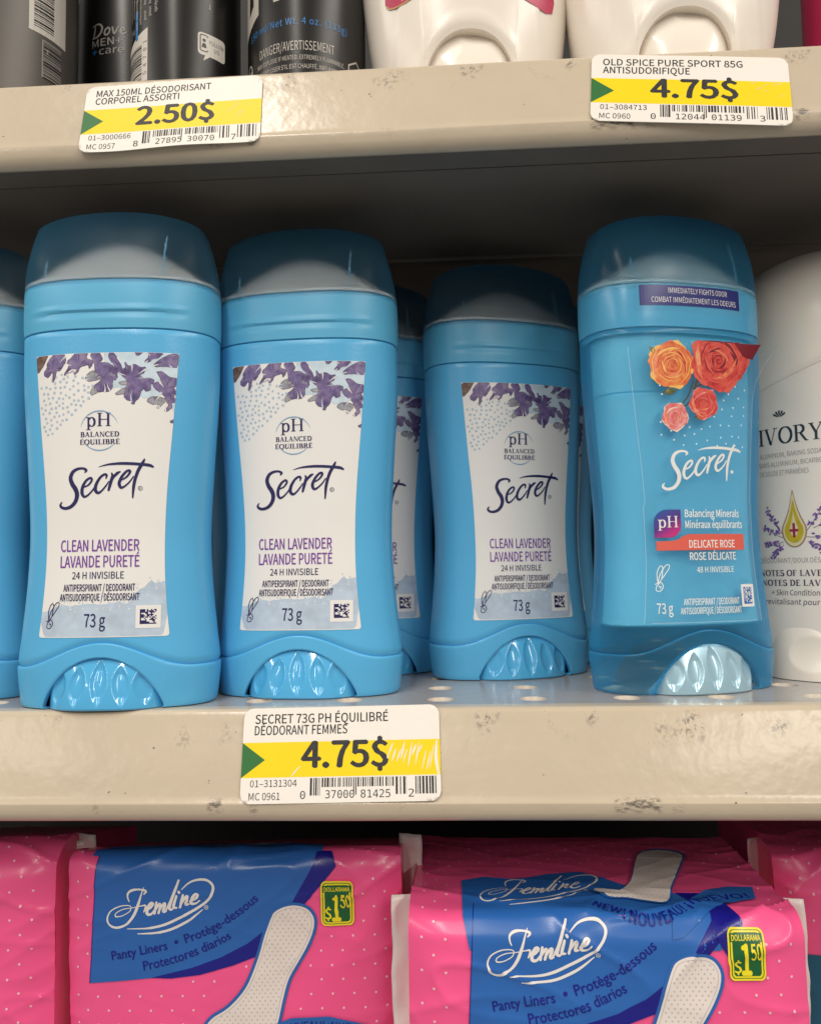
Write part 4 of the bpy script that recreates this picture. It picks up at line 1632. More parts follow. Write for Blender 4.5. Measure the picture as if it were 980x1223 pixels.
# ------------------------------------------------------------------ cans on the upper shelf
M['can_black'] = mat('black_can', (0.010, 0.0092, 0.0088), 0.30, 0.35, vary=0.1, vscale=30)
M['can_grey'] = mat('grey_can', (0.115, 0.104, 0.094), 0.38, 0.4, metal=0.2, vary=0.04, vscale=20)
M['can_crimson'] = mat('crimson_plastic', (0.42, 0.012, 0.07), 0.3)
M['print_grey'] = mat('light_grey_ink', (0.50, 0.46, 0.41), 0.4)
M['print_dim'] = mat('dim_grey_ink', (0.30, 0.28, 0.26), 0.4)
M['print_blue'] = mat('bright_blue_ink', (0.02, 0.18, 0.46), 0.4)
M['can_cream'] = mat('cream_label', (0.62, 0.58, 0.52), 0.4)
M['black'] = mat('black_ink', (0.012, 0.011, 0.011), 0.4)
M['metal'] = mat('can_rim_metal', (0.45, 0.44, 0.43), 0.3, metal=1.0)


def can_shape(t, r, h, m, lid=True, capm=None):
    bm = bmesh.new()
    N = 72
    ring = lambda rr, z: [(rr * math.cos(2 * PI * k / N) * MM, rr * math.sin(2 * PI * k / N) * MM, z * MM) for k in range(N)]
    rows = [ring(r - 1.6, 0.6), ring(r - 0.9, 0.2), ring(r - 0.3, 0.6), ring(r - 0.1, 2.0), ring(r, 3.2), ring(r, h * 0.5), ring(r, h - 10), ring(r - 0.6, h - 7), ring(r - 3, h - 3), ring(r - 5, h)]
    grid(bm, rows, cap0=True, cap1=True)
    link('can_body', bm, m, t, sharp=35)
    bm = bmesh.new()
    rows = [ring(r - 2.4, h - 2), ring(r - 2.0, h + 1), ring(r - 2.0, h + 24), ring(r - 2.8, h + 27), ring(r - 6, h + 28.4)]
    grid(bm, rows, cap0=True, cap1=True)
    link('lid', bm, capm or m, t, sharp=35)


def can_map(r):
    def fn(u, z, off):
        a = u / r
        return Vector(((r + off) * math.sin(a), -(r + off) * math.cos(a), z)) * MM
    return fn


def bars_rot(P, x0, x1, z0, z1, m, seed, lay=0.0):
    rnd = random.Random(seed)
    z = z0
    while z < z1:
        w = rnd.choice((0.22, 0.3, 0.5, 0.75))
        P.rect(x0, z, x1, min(z1, z + w), m, lay)
        z += w + rnd.choice((0.25, 0.35, 0.5))


CANS = 'spray cans on the upper shelf'
# grey can at the left border
t = empty('spray_can', (-0.1435, 0.0290, UZ))
tag(t, 'large grey spray can at the left border, barcode on its side', 'spray can', CANS)
can_shape(t, 24.5, 150, M['can_grey'], capm=M['can_black'])
P = Print()
P.poly([(20.5, 37), (35, 37), (35, 90), (20.5, 90)], M['can_cream'], 0)
bars_rot(P, 22.2, 29.5, 39, 88, M['black'], 3, 0.05)
P.poly([(25, 22), (33, 22), (33, 35.5), (25, 35.5)], M['print_dim'], 0)
bars_rot(P, 25.5, 33, 22, 35, M['black'], 5, 0.05)
P.build('lettering', lambda u, v, o: can_map(24.5)(u, v - 9, 0.08 + o), t, step=2)

# black can further back
pd = at(99, 60, 1, 0.068)
t = empty('spray_can', (pd.x + 0.024, 0.068, UZ))
zd = (at(150, 47, 1, 0.05).z - UZ) / MM
tag(t, 'black can with grey script, set back in shade beside the barcode can', 'spray can', CANS)
can_shape(t, 24, 75, M['can_black'])
P = Print()
dv = lambda x, y: ((x - 860) * 0.0165 * 3.0 - 0.0, 36.5 - (y - 265) * 0.047)
for s in (
    [(715, 215, 10), (708, 260, 14), (698, 308, 14)],
    [(690, 210, 8), (740, 200, 12), (775, 225, 16), (770, 270, 16), (735, 305, 14), (690, 312, 8)],
    [(828, 245, 14), (805, 260, 12), (798, 290, 14), (815, 305, 14), (838, 285, 12), (840, 255, 14), (828, 245, 12)],
    [(862, 245, 12), (878, 300, 14), (905, 250, 10), (915, 240, 8)],
    [(925, 285, 10), (950, 272, 12), (950, 252, 12), (935, 255, 12), (926, 285, 14), (945, 305, 12), (968, 290, 8)],
):
    P.stroke([(*dv(x, y), w * 0.05) for (x, y, w) in s], M['print_dim'])
P.text('MEN+', dv(685, 0)[0], dv(0, 390)[1], 2.9, M['print_dim'], width=12.5, bold=0.012)
P.text('+', dv(685, 0)[0], dv(0, 462)[1], 2.9, M['print_blue'], width=2.4, bold=0.02)
P.text('care', dv(752, 0)[0], dv(0, 462)[1], 2.9, M['print_dim'], width=10)
P.build('lettering', lambda u, v, o: can_map(24)(u - 1.2, v - 36.5 + zd, 0.08 + o), t, step=2)

# black can with the barcode
t = empty('spray_can', (-0.0768, 0.0290, UZ))
tag(t, 'black spray can with fine print, a barcode and a white speech bubble', 'spray can', CANS)
can_shape(t, 18.6, 150, M['can_black'])
P = Print()
rnd = random.Random(2)
for k in range(9):                                                  # lines of small print, set sideways
    u = -22.5 + k * 2.25
    if k == 4:
        P.rect(u - 0.7, 33.5, u + 0.9, 44, M['print_blue'], 0)
    z = 34.5 + k * 0.75
    while z < 80:
        l = rnd.uniform(0.8, 4.5)
        P.text(rnd.choice(('eau', 'spray', 'keep', 'contents', 'de', 'du visage', 'pour', 'les yeux', 'avoid', 'enfants', 'from', 'la peau')), u + 0.6, z, 1.15, M['print_grey'], rot=PI / 2, width=None)
        z += rnd.uniform(3.6, 6.4)
P.poly([(-26, 8), (-7.6, 8), (-7.6, 36.0), (-26, 31.6)], M['can_cream'], 0)
bars_rot(P, -25.5, -10.4, 9, 31.0, M['black'], 9, 0.05)
for k, ch in enumerate('154701'):
    P.text(ch, -8.1, 17.2 + k * 2.75, 1.6, M['black'], rot=PI / 2, lay=0.05)
P.round_rect(9.6, 26.6, 19.6, 34.4, 1.2, M['can_cream'], 0)
P.poly([(12.2, 27.2), (11.4, 24.6), (14.2, 27.0)], M['can_cream'], 0)
P.stroke([(p[0], p[1], 0.35) for p in rrect(10.4, 28.0, 12.9, 33.6, 0.5, 3)], M['black'], 0.05, smooth=False)
P.disc(11.7, 31.8, 0.6, M['black'], 0.05)
P.poly([(10.8, 29.2), (12.6, 29.2), (12.2, 30.8), (11.2, 30.8)], M['black'], 0.05)
P.text('FOLLOW', 13.5, 31.0, 1.35, M['black'], u1=19.1, lay=0.05)
P.text('US', 15.3, 28.8, 1.35, M['black'], u1=17.3, lay=0.05)
P.text('1', 13.2, 43.4, 1.6, M['print_grey'])
P.build('lettering', lambda u, v, o: can_map(18.6)(u, v - 10.5, 0.08 + o), t, step=1.5)

# black can with the warning text
t = empty('spray_can', (-0.0337, 0.0275, UZ), math.radians(0))
tag(t, 'black spray can with blue weight line and warning text, beside the white sticks', 'spray can', CANS)
can_shape(t, 20.2, 150, M['can_black'])
P = Print()
P.text('150 ml/Net Wt. 4 oz. (113g)', -19.5, 30.9, 2.3, M['print_blue'], u1=17.6, bold=0.012, spacing=1.05)
P.text('DANGER/AVERTISSEMENT', -13.8, 22.2, 3.1, M['print_grey'], u1=12.6)
P.text('MAY EXPLODE IF HEATED. EXTREMELY FLAMMABLE.', -15.0, 19.0, 1.5, M['print_grey'], u1=16.4)
P.text("PEUT EXPLOSER S'IL EST CHAUFFÉ. INFLAMMABLE.", -16.0, 16.0, 1.5, M['print_grey'], u1=17.2)
P.text('CONTENTS UNDER PRESSURE. CONTENU SOUS PRESSION.', -16.0, 13.0, 1.5, M['print_grey'], u1=17.2)
P.poly([(-26, 34), (-21, 35.6), (-14.5, 38.4), (-14.5, 52), (-26, 52)], M['print_grey'], 0)
P.poly([(-21.0, 40.6), (-17.6, 43), (-17.6, 50), (-20.6, 50)], M['black'], 0.05)
P.rect(-7.8, 39.8, -5.6, 50, M['print_grey'], 0)
P.rect(-7.2, 40.6, -6.2, 50, M['black'], 0.05)
P.rect(-1.6, 40.6, 3.6, 42.6, M['print_grey'], 0)
P.stroke([(-20.5 + 2.1 * math.cos(2 * PI * k / 14), 18.5 + 5 * math.sin(2 * PI * k / 14), 0.45) for k in range(15)], M['print_grey'])
P.stroke([(-21.2, 15, 0.6), (-20.6, 21, 0.6)], M['print_grey'], 0.03)
P.stroke([(-19.8, 15.6, 0.6), (-19.4, 21, 0.6)], M['print_grey'], 0.03)
hexa = [(22.2 + 4.4 * math.cos(math.radians(30 + 60 * k)), 18.6 + 5.4 * math.sin(math.radians(30 + 60 * k)), 0.6) for k in range(7)]
P.stroke(hexa, M['print_grey'], 0.03, smooth=False)
P.build('lettering', lambda u, v, o: can_map(20.2)(u, v - 10.5, 0.08 + o), t, step=1.5)

# crimson bottle at the right border
t = empty('bottle', (0.1640, 0.034, UZ))
tag(t, 'crimson bottle cut off at the upper right corner', 'bottle')
bm = bmesh.new()
T = thetas(N=100, n=2.4)
BK = [(0, 23, 15), (3, 25.2, 16.5), (30, 25.0, 16.4), (110, 24, 16), (130, 19, 13), (140, 10, 8)]
rows = [[(*[c * MM for c in oval_xy(*crom(BK, z), th, 2.4)], z * MM) for th in T] for z in [0, 1, 2, 3, 6] + list(range(10, 141, 5))]
grid(bm, rows, cap0=True, cap1=True)
link('bottle_body', bm, M['can_crimson'], t, sharp=40)
bm = bmesh.new()
rows = [[(rr * math.cos(2 * PI * k / 48) * MM, rr * math.sin(2 * PI * k / 48) * MM, z * MM) for k in range(48)] for rr, z in ((10.5, 139), (10.5, 160), (9.8, 161.5), (6, 162))]
grid(bm, rows, cap0=True, cap1=True)
link('cap', bm, M['white'], t, sharp=40)


# ------------------------------------------------------------------ price tags
M['tag_paper'] = mat('tag_paper', (0.84, 0.795, 0.73), 0.45, 0.35, vary=0.01, vscale=200, bump=0.04, bscale=500)
M['tag_yellow'] = mat('tag_yellow', (0.86, 0.66, 0.004), 0.45, 0.3, vary=0.02, vscale=120)
M['tag_green'] = mat('tag_green', (0.03, 0.16, 0.04), 0.45, 0.3)
M['tag_ink'] = mat('tag_ink', (0.035, 0.032, 0.035), 0.5, 0.3, vary=0.3, vscale=700)
LIP_E = Vector((0, math.sin(LIP_T), math.cos(LIP_T)))               # up the lip face
LIP_N = Vector((0, -math.cos(LIP_T), math.sin(LIP_T)))


def price_tag(label, lines, price, num, mc, digits, px, py, Z, rot, seed, w=57.0, worn=False, wavy=0.0):
    # centre on the lip face
    v = ray(px, py)
    o_ = Vector((0, -0.0006, Z - 0.0022))
    c = CAM_POS + v * ((o_ - CAM_POS).dot(LIP_N) / v.dot(LIP_N))
    t = empty('price_tag', c + LIP_N * 0.0007)
    # local axes: X along the shelf, Z up the lip face, -Y out of it
    Mx = Matrix(((1, 0, 0), (0, -LIP_N.y, LIP_E.y), (0, -LIP_N.z, LIP_E.z))).to_4x4()
    t.rotation_euler = (Mx @ Matrix.Rotation(math.radians(-rot), 4, 'Y')).to_euler()
    tag(t, label, 'price tag', 'price tags on the shelf lips')
    h = 26.4

    def fn(u, z, off):
        d = 0.30 * wavy * math.sin(u * 0.16 + 1) * max(0, -(z + 4) / 9) + 0.05 * math.sin(u * 0.11 + seed)
        return Vector((u, -(off + d), z)) * MM
    P = Print()
    P.poly(rrect(-w / 2, -h / 2, w / 2, h / 2, 2.9, 8), M['tag_paper'], 0)
    paper = P.build('paper', lambda u, z, o: fn(u, z, 0.12), t, step=2)
    me = paper.modifiers.new('thickness', 'SOLIDIFY')
    me.thickness = 0.00022
    me.offset = -1
    X = lambda x: -w / 2 + x / 750 * w
    Zz = lambda y: h / 2 - y / 338 * h
    P = Print()
    P.rect(X(0), Zz(248), X(750), Zz(124), M['tag_yellow'], 0)
    P.poly([(X(0), Zz(124)), (X(0), Zz(248)), (X(88), Zz(186))], M['tag_green'], 0.05)
    P.build('colour_band', lambda u, z, o: fn(u, z, 0.128 + o), paper, step=2)
    P = Print()
    rnd = random.Random(seed)
    for k, s in enumerate(lines):
        P.text(s, X(44), Zz(56 + 41 * k), 2.55, M['tag_ink'], width=len(s) * 1.69 * (w / 57), bold=0.02)
    P.text(price, X(225), Zz(214), 7.0, M['tag_ink'], u1=X(556), bold=0.05)
    P.text(num, X(36), Zz(280), 1.85, M['tag_ink'], u1=X(212))
    P.text(mc, X(33), Zz(325), 1.95, M['tag_ink'], u1=X(150))
    x = 262
    segs = [(262, 300, 312), (306, 420, 284), (424, 436, 312), (440, 575, 284), (582, 622, 312), (655, 735, 312)]
    for a, b, yb in segs:
        x = a
        while x < b:
            wd = rnd.choice((2.5, 4, 4, 6, 8))
            P.rect(X(x), Zz(yb), X(min(x + wd, b)), Zz(252), M['tag_ink'], 0)
            x += wd + rnd.choice((3, 4, 5, 8))
    d0, d1, d2, d3 = digits
    P.text(d0, X(226), Zz(323), 2.1, M['tag_ink'], font='mono', width=1.45)
    P.text(d1, X(320), Zz(322), 2.1, M['tag_ink'], font='mono', u1=X(428))
    P.text(d2, X(452), Zz(322), 2.1, M['tag_ink'], font='mono', u1=X(562))
    P.text(d3, X(630), Zz(322), 2.1, M['tag_ink'], font='mono', width=1.45)
    if worn:                                                        # ink scraped off the yellow band
        for k in range(13):
            xx = 560 + k * 14 + rnd.uniform(-4, 4)
            y0 = 128 + rnd.uniform(0, 40)
            y1 = y0 + rnd.uniform(25, 85)
            P.stroke([(X(xx), Zz(y0), 0.12), (X(xx - 8), Zz((y0 + min(y1, 245)) / 2), rnd.uniform(0.25, 0.6)), (X(xx - 16), Zz(min(y1, 245)), 0.1)], M['tag_paper'], 0)
        P.stroke([(X(222), Zz(210), 0.15), (X(205), Zz(228), 0.35), (X(190), Zz(246), 0.15)], M['tag_paper'], 0)
        P.stroke([(X(738), Zz(130), 0.4), (X(734), Zz(190), 0.9), (X(742), Zz(246), 0.5)], M['tag_paper'], 0)
    else:
        for k in range(9):
            xx = 590 + rnd.uniform(0, 130)
            y0 = 135 + rnd.uniform(0, 80)
            P.stroke([(X(xx), Zz(y0), 0.04), (X(xx + 12), Zz(y0 - 8), 0.09), (X(xx + 22), Zz(y0 - 14), 0.03)], M['tag_paper'], 0)
    P.build('lettering', lambda u, z, o: fn(u, z, 0.155 + o), paper, step=2)
    return t


price_tag('price tag reading 4.75$ on the lip under the blue sticks, worn yellow band', ['SECRET 73G PH ÉQUILIBRÉ', 'DÉODORANT FEMMES'], '4.75$', '01–3131304', 'MC 0961', ('0', '37000', '81425', '2'), 407, 900.5, 0.0, 0.9, 5, worn=True)
price_tag('price tag reading 2.50$ on the upper lip below the cans, its lower edge wavy', ['MAX 150ML DÉSODORISANT', 'CORPOREL ASSORTI'], '2.50$', '01–3000666', 'MC 0957', ('8', '27895', '30070', '7'), 206, 137.5, 0.196, 1.6, 6, w=55.5, wavy=1.0)
price_tag('price tag reading 4.75$ on the upper lip below a white stick, tilted', ['OLD SPICE PURE SPORT 85G', 'ANTISUDORIFIQUE'], '4.75$', '01–3084713', 'MC 0960', ('0', '12044', '01139', '3'), 822.5, 108.5, 0.196, -5.6, 7, w=57.5)


# ------------------------------------------------------------------ pink film packs
M['pink'] = mat('pink_film', (0.90, 0.098, 0.28), 0.27, 0.5, vary=0.03, vscale=30, bump=0.10, bscale=160)
M['pink_dot'] = mat('pale_pink_ink', (0.88, 0.50, 0.58), 0.3)
M['pack_blue'] = mat('pack_blue_ink', (0.022, 0.125, 0.43), 0.25, 0.5, vary=0.04, vscale=30, bump=0.10, bscale=160)
M['pack_navy'] = mat('pack_navy_ink', (0.008, 0.008, 0.22), 0.25)
M['pack_white'] = mat('pack_white_ink', (0.80, 0.76, 0.73), 0.3)
M['liner'] = mat('liner_picture', (0.80, 0.72, 0.67), 0.35, vary=0.02, vscale=200)
M['liner_dot'] = mat('liner_dot_ink', (0.50, 0.47, 0.47), 0.4)
M['fin'] = mat('white_film', (0.76, 0.70, 0.66), 0.3, bump=0.15, bscale=120)
M['badge_green'] = mat('badge_green', (0.01, 0.11, 0.03), 0.3)
M['badge_yellow'] = mat('badge_yellow', (0.86, 0.72, 0.02), 0.3)


def crinkle(m, strength=0.5):
    """thin film: sharp little folds on top of the modelled ones"""
    nt = m.node_tree
    b = nt.nodes['Principled BSDF']
    tc = nt.nodes['Texture Coordinate']
    mp = nt.nodes.new('ShaderNodeMapping')
    mp.inputs['Scale'].default_value = (60, 60, 110)
    mp.inputs['Rotation'].default_value = (0.2, 0.5, 0.3)
    nt.links.new(tc.outputs['Object'], mp.inputs['Vector'])
    n = nt.nodes.new('ShaderNodeTexNoise')
    n.noise_type = 'RIDGED_MULTIFRACTAL'
    n.inputs['Scale'].default_value = 0.7
    n.inputs['Detail'].default_value = 3
    n.inputs['Distortion'].default_value = 0.6
    nt.links.new(mp.outputs[0], n.inputs['Vector'])
    bp = nt.nodes.new('ShaderNodeBump')
    bp.inputs['Strength'].default_value = strength
    bp.inputs['Distance'].default_value = 0.0012
    nt.links.new(n.outputs['Fac'], bp.inputs['Height'])
    for l in list(b.inputs['Normal'].links):
        nt.links.remove(l)
    nt.links.new(bp.outputs[0], b.inputs['Normal'])
    b.inputs['Roughness'].default_value = 0.3
    b.inputs['Coat Weight'].default_value = 0.12
    b.inputs['Coat Roughness'].default_value = 0.15


for q in ('pink', 'pack_blue', 'pack_navy', 'liner', 'pack_white', 'fin'):
    crinkle(M[q], 0.35)


class Pack:
    """soft bag: u runs across, v down the front from the upper front edge (negative over the top), in mm"""

    def __init__(s, width, depth, height, r, seed, bulge, amp, lean=0.0):
        s.w, s.d, s.h, s.r, s.seed, s.bulge, s.amp, s.lean = width, depth, height, r, seed, bulge, amp, lean

    def base(s, u, v):
        k = min(1, abs(u) / (s.w / 2))
        pinch = 1 - 0.30 * max(0, (k - 0.80) / 0.20) ** 2
        r = s.r
        L = r * PI / 2
        a0 = -L / 2
        if v < a0:                                                  # top
            t = -(v - a0)
            y, z, ny, nz = r + t, 0.0, 0, 1
        elif v < -a0:
            a = (v - a0) / r
            y, z = r - r * math.sin(a), -r + r * math.cos(a)
            ny, nz = -math.sin(a), math.cos(a)
        else:
            t = v + a0
            y, z, ny, nz = 0.0, -r - t, -1, 0
        q = (1 - k ** 4)
        y = y * 1.0 - s.bulge * q * (0.4 + 0.6 * min(1, max(0, v / 40))) * (1 if v > -L / 2 else 0.4) + (1 - pinch) * 10
        z += s.bulge * 0.55 * q * (1 if v < L / 2 else max(0.0, 1 - (v - L / 2) / 30)) * 0.35 - s.lean * max(0, y - r)
        return Vector((u, y, z)), Vector((0, ny, nz))

    def wr(s, u, v):
        n = noise.noise
        e = Vector((u * 0.035 + s.seed, v * 0.05, s.seed))
        a = n(e) * 1.0 + 0.5 * n(e * 2.3)
        # sharp creases running from the corners
        c1 = 1 - abs(n(Vector((u * 0.03 + v * 0.055, u * 0.012 - v * 0.02, s.seed + 4))))
        c2 = 1 - abs(n(Vector((u * 0.02 - v * 0.07, v * 0.02 + u * 0.02, s.seed + 9))))
        near = math.exp(-(v / 16) ** 2) + 0.25 + 0.7 * (abs(u) / (s.w / 2)) ** 4
        return s.amp * (a * 0.8 + (c1 ** 9 * 1.5 + c2 ** 11 * 1.3) * near * 0.85)

    def pt(s, u, v):
        p, nrm = s.base(u, v)
        return p + nrm * s.wr(u, v)

    def map(s, off0=0.0):
        def fn(u, v, off):
            v = -v                                                  # printed matter is drawn with v upwards
            p = s.pt(u, v)
            e = 0.4
            nr = (s.pt(u + e, v) - s.pt(u - e, v)).cross(s.pt(u, v - e) - s.pt(u, v + e)).normalized()
            if nr.dot(s.base(u, v)[1]) < 0:
                nr = -nr
            return (p + nr * (off + off0)) * MM
        return fn

    def shell(s, parent, m):
        bm = bmesh.new()
        vs = [-s.d + s.d * k / 90 for k in range(90)] + [(s.h + 6) * k / 150 for k in range(151)]
        us = [-s.w / 2 + s.w * i / 170 for i in range(171)]
        rows = []
        for v in vs:
            rows.append([s.pt(u, v) * MM for u in us])
        zb = rows[-1][0].z
        yb = s.d - 2
        rows.append([Vector((u * MM * 0.98, yb * 0.5 * MM, zb - 0.003)) for u in us])
        rows.append([Vector((u * MM * 0.97, yb * MM, zb + 0.002)) for u in us])
        rows.append([Vector((u * MM * 0.97, (yb + 2) * MM, zb * 0.5)) for u in us])
        vr = grid(bm, rows, closed=False)
        n = len(us)
        for i in range(n - 1):
            bm.faces.new((vr[-1][i], vr[-1][i + 1], vr[0][i + 1], vr[0][i]))
        bm.faces.new([r[0] for r in vr])
        bm.faces.new([r[-1] for r in vr][::-1])
        bmesh.ops.triangulate(bm, faces=[f for f in bm.faces if len(f.verts) > 4])
        return link('film', bm, m, parent, sharp=50)

    def fin(s, parent, side, wid=7.5, y0=20.0):
        """crimped white end seal"""
        bm = bmesh.new()
        rows = []
        for k in range(60):
            z = -1.0 - (s.h + 2) * k / 59
            r = []
            for j in range(6):
                q = j / 5
                wob = 1.2 * noise.noise(Vector((z * 0.07, q * 2, s.seed + side))) + 0.6 * noise.noise(Vector((z * 0.2, q * 3, s.seed)))
                r.append(Vector((side * (s.w / 2 - 1.2 + wid * q * (1 + 0.12 * noise.noise(Vector((z * 0.1, 0, s.seed)))) ), y0 + wob * q * 1.6 - 2.0 * q, z)) * MM)
            rows.append(r)
        grid(bm, rows, closed=False)
        o = link('end_seal', bm, M['fin'], parent, sharp=0)
        md = o.modifiers.new('thickness', 'SOLIDIFY')
        md.thickness = 0.00025
        return o


def liner_shape(fx, P, flip=False, top=False):
    out = [(318, 1092), (324, 1081), (336, 1074), (352, 1072), (368, 1077), (377, 1089), (377, 1104), (370, 1122), (358, 1142), (346, 1162), (339, 1184), (332, 1212), (322, 1240), (300, 1262), (262, 1268), (240, 1250), (236, 1222), (246, 1204), (268, 1190), (288, 1168), (302, 1138), (311, 1110)]
    cx = sum(p[0] for p in out) / len(out)
    sh = [p[:2] for p in spline([(*p, 0) for p in out + out[:1]], 4)][:-1]
    P.poly([fx(*p) for p in sh], M['pack_blue'], 0.10)
    # inner shape, pulled in from the outline
    inn = []
    n = len(sh)
    for i in range(n):
        a, b = sh[i - 1], sh[(i + 1) % n]
        dx, dy = b[0] - a[0], b[1] - a[1]
        d = math.hypot(dx, dy) or 1
        inn.append((sh[i][0] - dy / d * 3.6, sh[i][1] + dx / d * 3.6))
    P.poly([fx(*p) for p in inn], M['liner'], 0.16)
    mid = []
    for i in range(n):
        a, b = sh[i - 1], sh[(i + 1) % n]
        dx, dy = b[0] - a[0], b[1] - a[1]
        d = math.hypot(dx, dy) or 1
        mid.append((sh[i][0] - dy / d * 6.5, sh[i][1] + dx / d * 6.5))
    P.stroke([(*fx(*p), 0.16) for p in mid + mid[:1]], M['liner_dot'], 0.19, sub=1)

    def inside(x, y):
        c = False
        for i in range(n):
            (x1, y1), (x2, y2) = mid[i - 1], mid[i]
            if (y1 > y) != (y2 > y) and x < (x2 - x1) * (y - y1) / (y2 - y1) + x1:
                c = not c
        return c
    j = 0
    y = 1076
    while y < 1226:
        x = 238 + (3.3 if j % 2 else 0)
        while x < 380:
            if inside(x - 2.5, y) and inside(x + 2.5, y):
                P.disc(*fx(x, y), 0.26, M['liner_dot'], 0.19, 6)
            x += 6.6
        y += 4.4
        j += 1


def path_quad(p0, p1, p2):
    """baseline along a bent line; distance in mm"""
    pts = [(p0[0] * (1 - t) ** 2 + 2 * p1[0] * t * (1 - t) + p2[0] * t * t, p0[1] * (1 - t) ** 2 + 2 * p1[1] * t * (1 - t) + p2[1] * t * t) for t in [k / 30 for k in range(31)]]
    L = [0]
    for i in range(30):
        L.append(L[-1] + math.dist(pts[i], pts[i + 1]))

    def fn(s):
        i = 0
        while i < 29 and L[i + 1] < s:
            i += 1
        t = (s - L[i]) / (L[i + 1] - L[i])
        a, b = pts[i], pts[i + 1]
        return a[0] + (b[0] - a[0]) * t, a[1] + (b[1] - a[1]) * t, math.atan2(b[1] - a[1], b[0] - a[0])
    return fn, L[-1]


def femme_logo(P, fx, k):
    strokes(P, SCRIPT_F, M['pack_white'], fx, 0.14, k, sub=5)
    P.stroke([(*fx(600 + 10 * math.cos(a), 250 + 10 * math.sin(a)), 3 * k) for a in [2 * PI * q / 10 for q in range(11)]], M['pack_white'], 0.14, sub=2)
    P.disc(*fx(600, 250), 4 * k, M['pack_white'], 0.14, 6)


def pack_front_print(P, fx, sc, ytop):
    """fx: photo spot on the left-hand pack -> (u, -v) mm; sc mm per pixel"""
    g = lambda *q: [fx(p[0], max(p[1], ytop)) for p in q]
    # blue panel and its navy band
    P.poly(g((110, 1016), (108, 1060), (105, 1110), (102, 1163), (140, 1161), (180, 1158), (225, 1150), (262, 1139), (295, 1126), (322, 1112), (345, 1078), (352, 1066), (374, 1030), (378, 1016)), M['pack_blue'], 0.0)
    P.poly(g((378, 1016), (374, 1030), (352, 1066), (345, 1078), (362, 1076), (384, 1052), (402, 1032), (396, 1016)), M['pack_navy'], 0.03)
    P.poly(g((176, 1158), (225, 1147), (262, 1135), (293, 1120), (318, 1102), (313, 1122), (306, 1134), (275, 1145), (235, 1155), (200, 1159)), M['pack_navy'], 0.05)
    P.stroke([(*fx(x, y), 0.25) for x, y in ((110, 1016), (108, 1060), (105, 1110), (102, 1163))], M['pack_navy'], 0.05)
    k = 1 / 4.4545
    femme_logo(P, lambda x, y: fx(110 + x * k, 1020 + y * k), sc * k)
    c = lambda x, y: fx(110 + x * k, 1020 + y * k)
    fn, L = path_quad(c(86, 520), c(230, 497), c(391, 468))
    P.text('Panty Liners', 0, 0, 2.75, M['pack_navy'], font='round', bold=0.018, width=L * 0.99, path=fn, lay=0.14)
    P.disc(*c(434, 430), 0.62, M['pack_navy'], 0.14, 10)
    fn, L = path_quad(c(485, 438), c(700, 375), c(888, 212))
    P.text('Protège-dessous', 0, 0, 2.75, M['pack_navy'], font='round', bold=0.018, width=L * 0.99, path=fn, lay=0.14)
    fn, L = path_quad(c(258, 574), c(520, 530), c(738, 412))
    P.text('Protectores diarios', 0, 0, 2.75, M['pack_navy'], font='round', bold=0.018, width=L * 0.99, path=fn, lay=0.14)
    liner_shape(fx, P)
    # ribbon with NEW! at the lower edge
    rb = [(256, 1252), (300, 1222), (345, 1206), (390, 1205), (438, 1216), (438, 1236), (390, 1226), (345, 1228), (300, 1246), (266, 1268)]
    P.poly(g(*rb), M['pack_blue'], 0.22)
    fn, L = path_quad(fx(300, 1238), fx(352, 1208), fx(434, 1228))
    P.text('NEW! NOUVEAU! ¡NUEVO!', 0, 0, 2.6, M['pack_navy'], width=L * 0.98, path=fn, lay=0.26, bold=0.015)


def badge(P, fx):
    q = lambda x, y: fx(383 + x * 39.5, 1048 + y * 52)
    sq = lambda x0, y0, x1, y1, r: [q(*p) for p in rrect(x0, y0, x1, y1, r)]
    P.poly(sq(0, 0, 1, 1, 0.14), M['badge_yellow'], 0.12)
    P.poly(sq(0.05, 0.04, 0.95, 0.96, 0.11), M['badge_green'], 0.17)
    P.poly(sq(0.075, 0.055, 0.925, 0.945, 0.1), M['badge_yellow'], 0.20)
    P.poly(sq(0.12, 0.09, 0.88, 0.91, 0.08), M['badge_green'], 0.23)
    a, b = q(0.1, 0.235), q(0.9, 0.235)
    P.rect(q(0.05, 0.26)[0], q(0, 0.26)[1], q(0.95, 0)[0], q(0, 0.10)[1], M['badge_green'], 0.26)
    P.text('DOLLARAMA', a[0], a[1], 1.35, M['badge_yellow'], u1=b[0], bold=0.03, lay=0.29)
    P.text('1', q(0.33, 0)[0], q(0, 0.88)[1], 7.6, M['badge_yellow'], width=2.9, bold=0.05, lay=0.29)
    P.text('50', q(0.60, 0)[0], q(0, 0.58)[1], 3.7, M['badge_yellow'], u1=q(0.9, 0)[0], bold=0.03, lay=0.29)
    P.text('$', q(0.12, 0)[0], q(0, 0.84)[1], 3.2, M['badge_yellow'], width=2.2, bold=0.03, lay=0.29)


def dots_over(P, w, v0, v1, skip):
    j = 0
    v = v0
    while v < v1:
        u = -w / 2 + 4 + (3.4 if j % 2 else 0)
        while u < w / 2 - 3:
            if not skip(u, v):
                P.disc(u, -v, 0.40, M['pink_dot'], 0.02, 8)
            u += 6.8
        v += 4.4
        j += 1


PACKS = 'pink film packs on the lower shelf'


def poly_in(poly, x, y):
    c = False
    n = len(poly)
    for i in range(n):
        (x1, y1), (x2, y2) = poly[i - 1], poly[i]
        if (y1 > y) != (y2 > y) and x < (x2 - x1) * (y - y1) / (y2 - y1) + x1:
            c = not c
    return c


